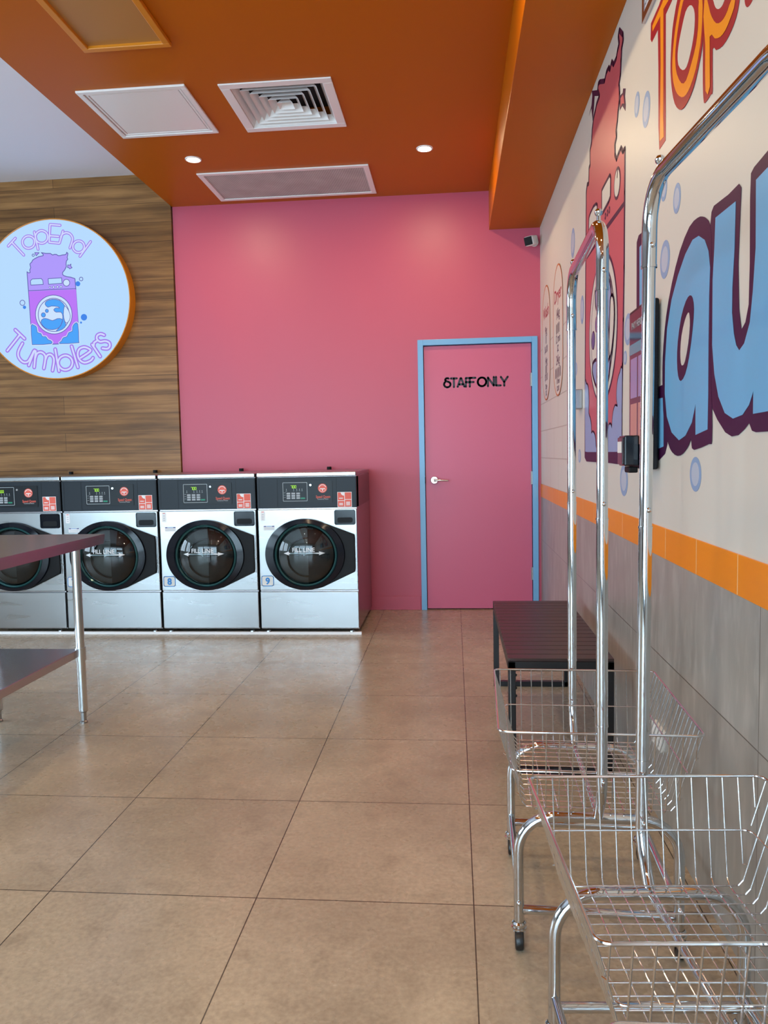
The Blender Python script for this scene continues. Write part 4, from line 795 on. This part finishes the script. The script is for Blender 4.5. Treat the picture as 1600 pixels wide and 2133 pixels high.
    b = MB(); b.lathe([(.205, -.03), (.19, .0), (.150, .004), (.147, .0), (.135, .008), (.128, .0085)], (gx, 0, gz-.012), 'y', 64); b.build('drum_lip', M['black_gloss'], r)
    b = MB(); b.lathe([(.1255, -.018), (.128, -.0235), (.131, -.025), (.134, -.0235), (.1365, -.018), (.131, -.012), (.1255, -.018)], (gx, 0, gz-.018), 'y', 64); b.build('drum_ring', M['chrome'], r)
    b = MB(); b.lathe([(.19, -.0045), (.14, -.0075), (.09, -.0095), (.0005, -.0095)], (gx, 0, gz-.01), 'y', 64); b.build('drum_back', M['drum'], r)
    # FILL LINE and its arrow printed on the glass
    def gp(u, v, d): rr_ = math.hypot(u-gx, v-gz); return (u, -.1035+.052*(rr_/.199)**2.0-d, v)
    b = MB(); z = .5705
    b.plate([(-.118, z-.0045), (-.04, z-.0045), (.04, z-.0045), (.096, z-.0045), (.096, z+.0045), (.04, z+.0045), (-.04, z+.0045), (-.118, z+.0045)], gp, .001)
    for s_, x in ((-1, -.152), (1, .130)): b.plate([(x, z), (x-s_*.040, z+.013), (x-s_*.034, z), (x-s_*.040, z-.013)], gp, .001)
    b.build('fill_line_arrow', M['mirror_fill'], gl)
    text_mesh('FILL LINE', .040, lambda x, y, zz: (gp(-.0135+x, .581+y, 0)[0], gp(-.0135+x, .59, 0)[1]-.0012-zz, .5815+y), M['mirror_fill'], 'fill_line_text', gl, .0006, .152)
    # hinge strip at right
    b = MB(); b.box((.326, -.012, .430), (.3305, -.004, .686))
    for i in range(14): b.box((.3305, -.010, .436+i*.018), (.3322, -.004, .445+i*.018))
    b.build('hinge_strip', M['steel'], r)
    b = MB(); b.tube([(.0365, .757, 1.105), (.0365, .757, 1.135)], .018, 14); b.build('valve_knob', M['black'], r)
    return r
def number_plate(par, ch):
    Q = lambda lay: (lambda u, v, d: (u, -.004-lay*.0006-d, v))
    b = MB(); b.use(M['label_white']); b.plate(rrect(-.3305, .334, -.242, .409, .014), Q(0), .0006); b.use(M['blue_print']); b.stroke(rrect(-.3275, .337, -.245, .406, .013), .005, Q(1.2), .0004, 5, True)
    o = b.build('number_plate', None, par)
    text_mesh(ch, .062, lambda x, y, z: (-.2855+x, -.006-z, .350+y), M['blue_print'], 'number', o, .0022)
proto = machine()
ML = {0: ('9', 'stainless front-loading washing machine numbered 9 at the right end of the row'), 1: ('8', 'stainless front-loading washing machine numbered 8, second from the right end'),
      2: ('7', 'stainless front-loading washing machine numbered 7 partly behind the table leg'), 3: ('6', 'stainless front-loading washing machine at the left picture edge behind the tabletop'), 4: ('5', 'washing machine beyond the left picture edge')}
for i in range(4):
    o = proto if i == 0 else copy_tree(proto)
    o.location = (-.9975-.6945*i, MY, 0)
    ch, lab = ML[i]; tag(o, lab, 'washing machine', 'washing machines in a row along the back wall')
for i, o in enumerate([o for o in bpy.data.objects if o.name.startswith('washing_machine') and o.type == 'EMPTY']):
    k_ = int(round((-.9975-o.location.x)/.6945)); number_plate(o, ML[k_][0])
b = MB(); b.box((-4.2, MY-.012, 0), (-.642, MY+.006, .018)); tag(b.build('floor_strip', M['white_metal']), 'long pale metal strip on the floor under the washing machine fronts', 'floor strip')

# ================================================================ FOLDING TABLE
t = tag(empty('work_table', (-1.95, 2.9, 0)), 'stainless steel work table with lower shelf at the left edge of the picture', 'table')
tx0, tx1, ty0, ty1 = -.31, .30, -.61, .59
b = MB(); b.box((tx0, ty0, .862), (tx1, ty1, .873))
b.add([(tx0, ty0, .868), (tx1, ty0, .868), (tx1, ty1-.0, .868), (tx0, ty1, .868), (tx0+.002, ty0+.002, .828), (tx1-.002, ty0+.002, .828), (tx1-.002, ty1-.012, .828), (tx0+.002, ty1-.012, .828)], [(0, 1, 5, 4), (1, 2, 6, 5), (2, 3, 7, 6), (3, 0, 4, 7)])
b.build('table_top', M['bench_steel'], t)
b = MB(); b.box((tx0+.06, ty0+.09, .315), (tx1-.09, ty1-.125, .352)); b.build('lower_shelf', M['bench_steel'], t, bevel=.003)
for x in (-.206, .212):
    for y in (-.49, .471):
        b = MB(); b.tube([(x, y, .06), (x, y, .832)], .0205, 20); lg = b.build('leg', M['steel_tube'], t)
        b = MB(); b.tube([(x, y, .297), (x, y, .357)], .0245, 20); b.build('collar', M['steel_tube'], lg)
        b = MB(); b.lathe([(.0195, .07), (.0195, .056), (.0125, .05), (.0125, .012), (.017, .008), (.017, .0)], (x, y, 0), 'z', 18, True); b.build('foot', M['steel'], lg)

# ================================================================ SLATTED BENCH
bn = tag(empty('slatted_bench', (.388, 3.44, 0)), 'dark slatted metal bench against the right wall behind the carts', 'bench')
bw, bl, bz = .195, .57, .447
for s_ in (-1, 1):
    b = MB(); y0 = s_*bl-(.03 if s_ > 0 else 0); y1 = y0+.03
    b.box((-bw, y0, .0), (-bw+.028, y1, bz-.012)); b.box((bw-.028, y0, 0), (bw, y1, bz-.012)); b.box((-bw, y0, bz-.048), (bw, y1, bz-.012)); b.box((-bw, y0, .0), (bw, y1, .026))
    lf = b.build('leg_frame', M['bench_frame'], bn, bevel=.002)
    for x in (-bw+.028, bw-.028):
        for z in (.38, .33, .30): b = MB(); b.sphere((x, (y0+y1)/2, z), .006, 8); b.build('bolt', M['bench_frame'], lf)
for s_ in (-1, 1):
    b = MB(); b.box((s_*bw, -bl+.03, bz-.045), (s_*(bw-.025), bl-.03, bz-.012)); b.build('side_rail', M['bench_frame'], bn, bevel=.001)
n = 17; pitch = 2*bl/n
for i in range(n):
    b = MB(); y = -bl+pitch*i; b.box((-bw, y+.003, bz-.012), (bw, y+pitch-.003, bz)); b.build('slat', M['bench_slat'], bn, bevel=.002)

# ================================================================ LAUNDRY CARTS
def cart():
    r = empty('laundry_cart')
    ya, yp, xl, zt = .226, .286, .19, .335
    tr = .0127
    for s_ in (-1, 1):
        pts = [(-xl, s_*ya, .062)]+[(-xl+.09-.09*cos(R_(a)), s_*ya, zt-.09+.09*sin(R_(a))) for a in range(0, 91, 10)]+[(xl-.09+.09*sin(R_(a)), s_*ya, zt-.09+.09*cos(R_(a))) for a in range(0, 91, 10)]+[(xl, s_*ya, .062)]
        b = MB(); b.tube(pts, tr, 18); ef = b.build('end_hoop', M['chrome'], r)
        b = MB(); b.tube([(-xl+.01, s_*ya, .095), (xl-.01, s_*ya, .095)], .011, 16); b.build('cross_bar', M['chrome'], r)
        for x in (-xl, xl): b = MB(); b.sphere((x, s_*ya-.013, .118), .0065, 10); b.build('bolt', M['chrome'], ef)
    for x in (-xl, xl): b = MB(); b.tube([(x, -ya+.008, .118), (x, ya-.008, .118)], .0095, 14); b.build('side_rail', M['chrome'], r)
    b = MB(); b.tube([(0, -ya, zt+.002), (0, ya, zt+.002)], .0078, 12); b.build('centre_rail', M['chrome'], r)
    for s_ in (-1, 1):
        b = MB(); b.tube([(0, s_*ya, zt+.004), (0, s_*(ya+.012), zt+.016), (0, s_*(ya+.045), zt+.064), (0, s_*(yp-.006), zt+.086), (0, s_*yp, zt+.105), (0, s_*yp, zt+.112)], [.0115, .0118, .0122, .0125, .0127, .0127], 18)
        b.tube([(0, s_*yp, zt+.110), (0, s_*yp, .585)], .0127, 18)
        b.tube([(0, s_*yp, .585), (0, s_*yp, 1.065)], .0133, 18); b.tube([(0, s_*yp, 1.065), (0, s_*yp, 1.582)], .0127, 18); p = b.build('upright_post', M['chrome'], r)
        for z in (.585, 1.065): b = MB(); b.tube([(0, s_*yp, z-.002), (0, s_*yp, z+.002)], .0142, 18); b.build('joint_ring', M['chrome'], p)
        for z in (.455, 1.10): b = MB(); b.sphere((.002, s_*yp-.0135, z), .0055, 10); b.build('bolt', M['chrome'], p)
    rb = .085; zr = 1.733
    pts = [(0, -yp, 1.575), (0, -yp, zr-rb)]+[(0, -yp+rb-rb*cos(R_(a)), zr-rb+rb*sin(R_(a))) for a in range(10, 91, 10)]+[(0, yp-rb+rb*sin(R_(a)), zr-rb+rb*cos(R_(a))) for a in range(0, 91, 10)]+[(0, yp, 1.575)]
    b = MB(); b.tube(pts, .0145, 20); hr = b.build('hanging_rail', M['chrome'], r)
    for s_ in (-1, 1):
        b = MB(); b.sphere((.002, s_*yp-.0145, 1.615), .006, 10); b.build('rail_bolt', M['chrome'], hr)
        b = MB(); b.lathe([(.005, zr), (.005, zr+.018), (.0085, zr+.022), (.0095, zr+.027), (.006, zr+.033), (.001, zr+.0345)], (0, s_*(yp-.055), 0), 'z', 14); b.build('rail_stud', M['chrome'], hr)
        b = MB(); b.tube([(0, s_*yp, 1.574), (0, s_*yp, 1.579)], .0155, 18); b.build('joint_ring', M['chrome'], hr)
    # wire basket
    TX, TY, TZ, BX, BY, BZ = .236, .268, .558, .176, .228, .352
    bk_ = empty('basket'); bk_.parent = r
    def ring(hx_, hy_, z, rr_, rad, name=None, nn=8):
        q = [(a, c_, z) for a, c_ in rrect(-hx_, -hy_, hx_, hy_, rr_, 4)]; b = MB(); b.tube(q, rad, nn, True); return b
    ring(TX, TY, TZ, .02, .0031).build('rim', M['wire'], bk_)
    mid = .5; ring((TX+BX)/2, (TY+BY)/2, (TZ+BZ)/2, .02, .002).build('middle_band', M['wire'], bk_)
    b = MB(); wr = .0016
    lerp = lambda a, c_, t_: a+(c_-a)*t_
    pitch = .0312; nx = 15
    for i in range(nx):          # end-to-end wires
        x = (i-(nx-1)/2)*pitch
        t_ = max(0, (abs(x)-BX)/(TX-BX))
        if abs(x) <= BX: b.tube([(x, TY, TZ), (x, BY+.006, BZ+.012), (x, BY-.006, BZ), (x, -BY+.006, BZ), (x, -BY-.006, BZ+.012), (x, -TY, TZ)], wr, 6)
        elif t_ < .95:
            for s_ in (-1, 1): b.tube([(x, s_*TY, TZ), (x, s_*lerp(BY, TY, t_), lerp(BZ, TZ, t_)), (x+(.006 if x > 0 else -.006), s_*(lerp(BY, TY, t_)-.006), lerp(BZ, TZ, t_)+.002)], wr, 6)
    b.build('lengthwise_wires', M['wire'], bk_)
    b = MB(); ny = 17
    for i in range(ny):
        y = (i-(ny-1)/2)*pitch; t_ = max(0, (abs(y)-BY)/(TY-BY))
        if abs(y) <= BY: b.tube([(-TX, y, TZ), (-BX-.005, y, BZ+.015), (-BX+.005, y, BZ+.0034), (BX-.005, y, BZ+.0034), (BX+.005, y, BZ+.015), (TX, y, TZ)], wr, 6)
        elif t_ < .95:
            for s_ in (-1, 1): b.tube([(s_*TX, y, TZ), (s_*lerp(BX, TX, t_), y, lerp(BZ, TZ, t_))], wr, 6)
    b.build('crosswise_wires', M['wire'], bk_)
    for sx_ in (-1, 1):
        for sy_ in (-1, 1):
            c_ = empty('caster', (sx_*xl, sy_*ya, 0)); c_.parent = r
            b = MB(); b.lathe([(.0135, .066), (.0175, .062), (.0175, .056), (.0145, .054), (.019, .052), (.019, .047), (.010, .045)], (0, 0, 0), 'z', 20)
            for q in (-1, 1): b.plate([(-.016, .047), (.018, .047), (.018, .03), (.014, .014), (.006, .016), (-.012, .034)], lambda u, v, d, q=q: (q*(.0125+d), -u*.9, v), .0015)
            b.build('fork', M['chrome'], c_)
            b = MB(); b.lathe([(.004, -.0105), (.020, -.0105), (.0235, -.008), (.0245, -.003), (.0245, .003), (.0235, .008), (.020, .0105), (.004, .0105)], (0, -.012, .0245), 'x', 28); b.build('wheel', M['rubber'], c_)
    return r
c1 = cart()
spots = [(.342, 2.062, -1.8, 'chrome wire laundry cart farthest back, next to the slatted bench'), (.393, 1.292, 4.3, 'chrome wire laundry cart in the middle, with the tallest looking hanging rail'),
         (.405, .60, 1.0, 'nearest chrome laundry cart, only its basket edge showing at the bottom right corner')]
for i, (x, y, a, lab) in enumerate(spots):
    o = c1 if i == 0 else copy_tree(c1)
    o.location = (x, y, 0); o.rotation_euler = (0, R_(.5 if i == 1 else 0), R_(a)); tag(o, lab, 'laundry cart', 'laundry carts along the right wall')
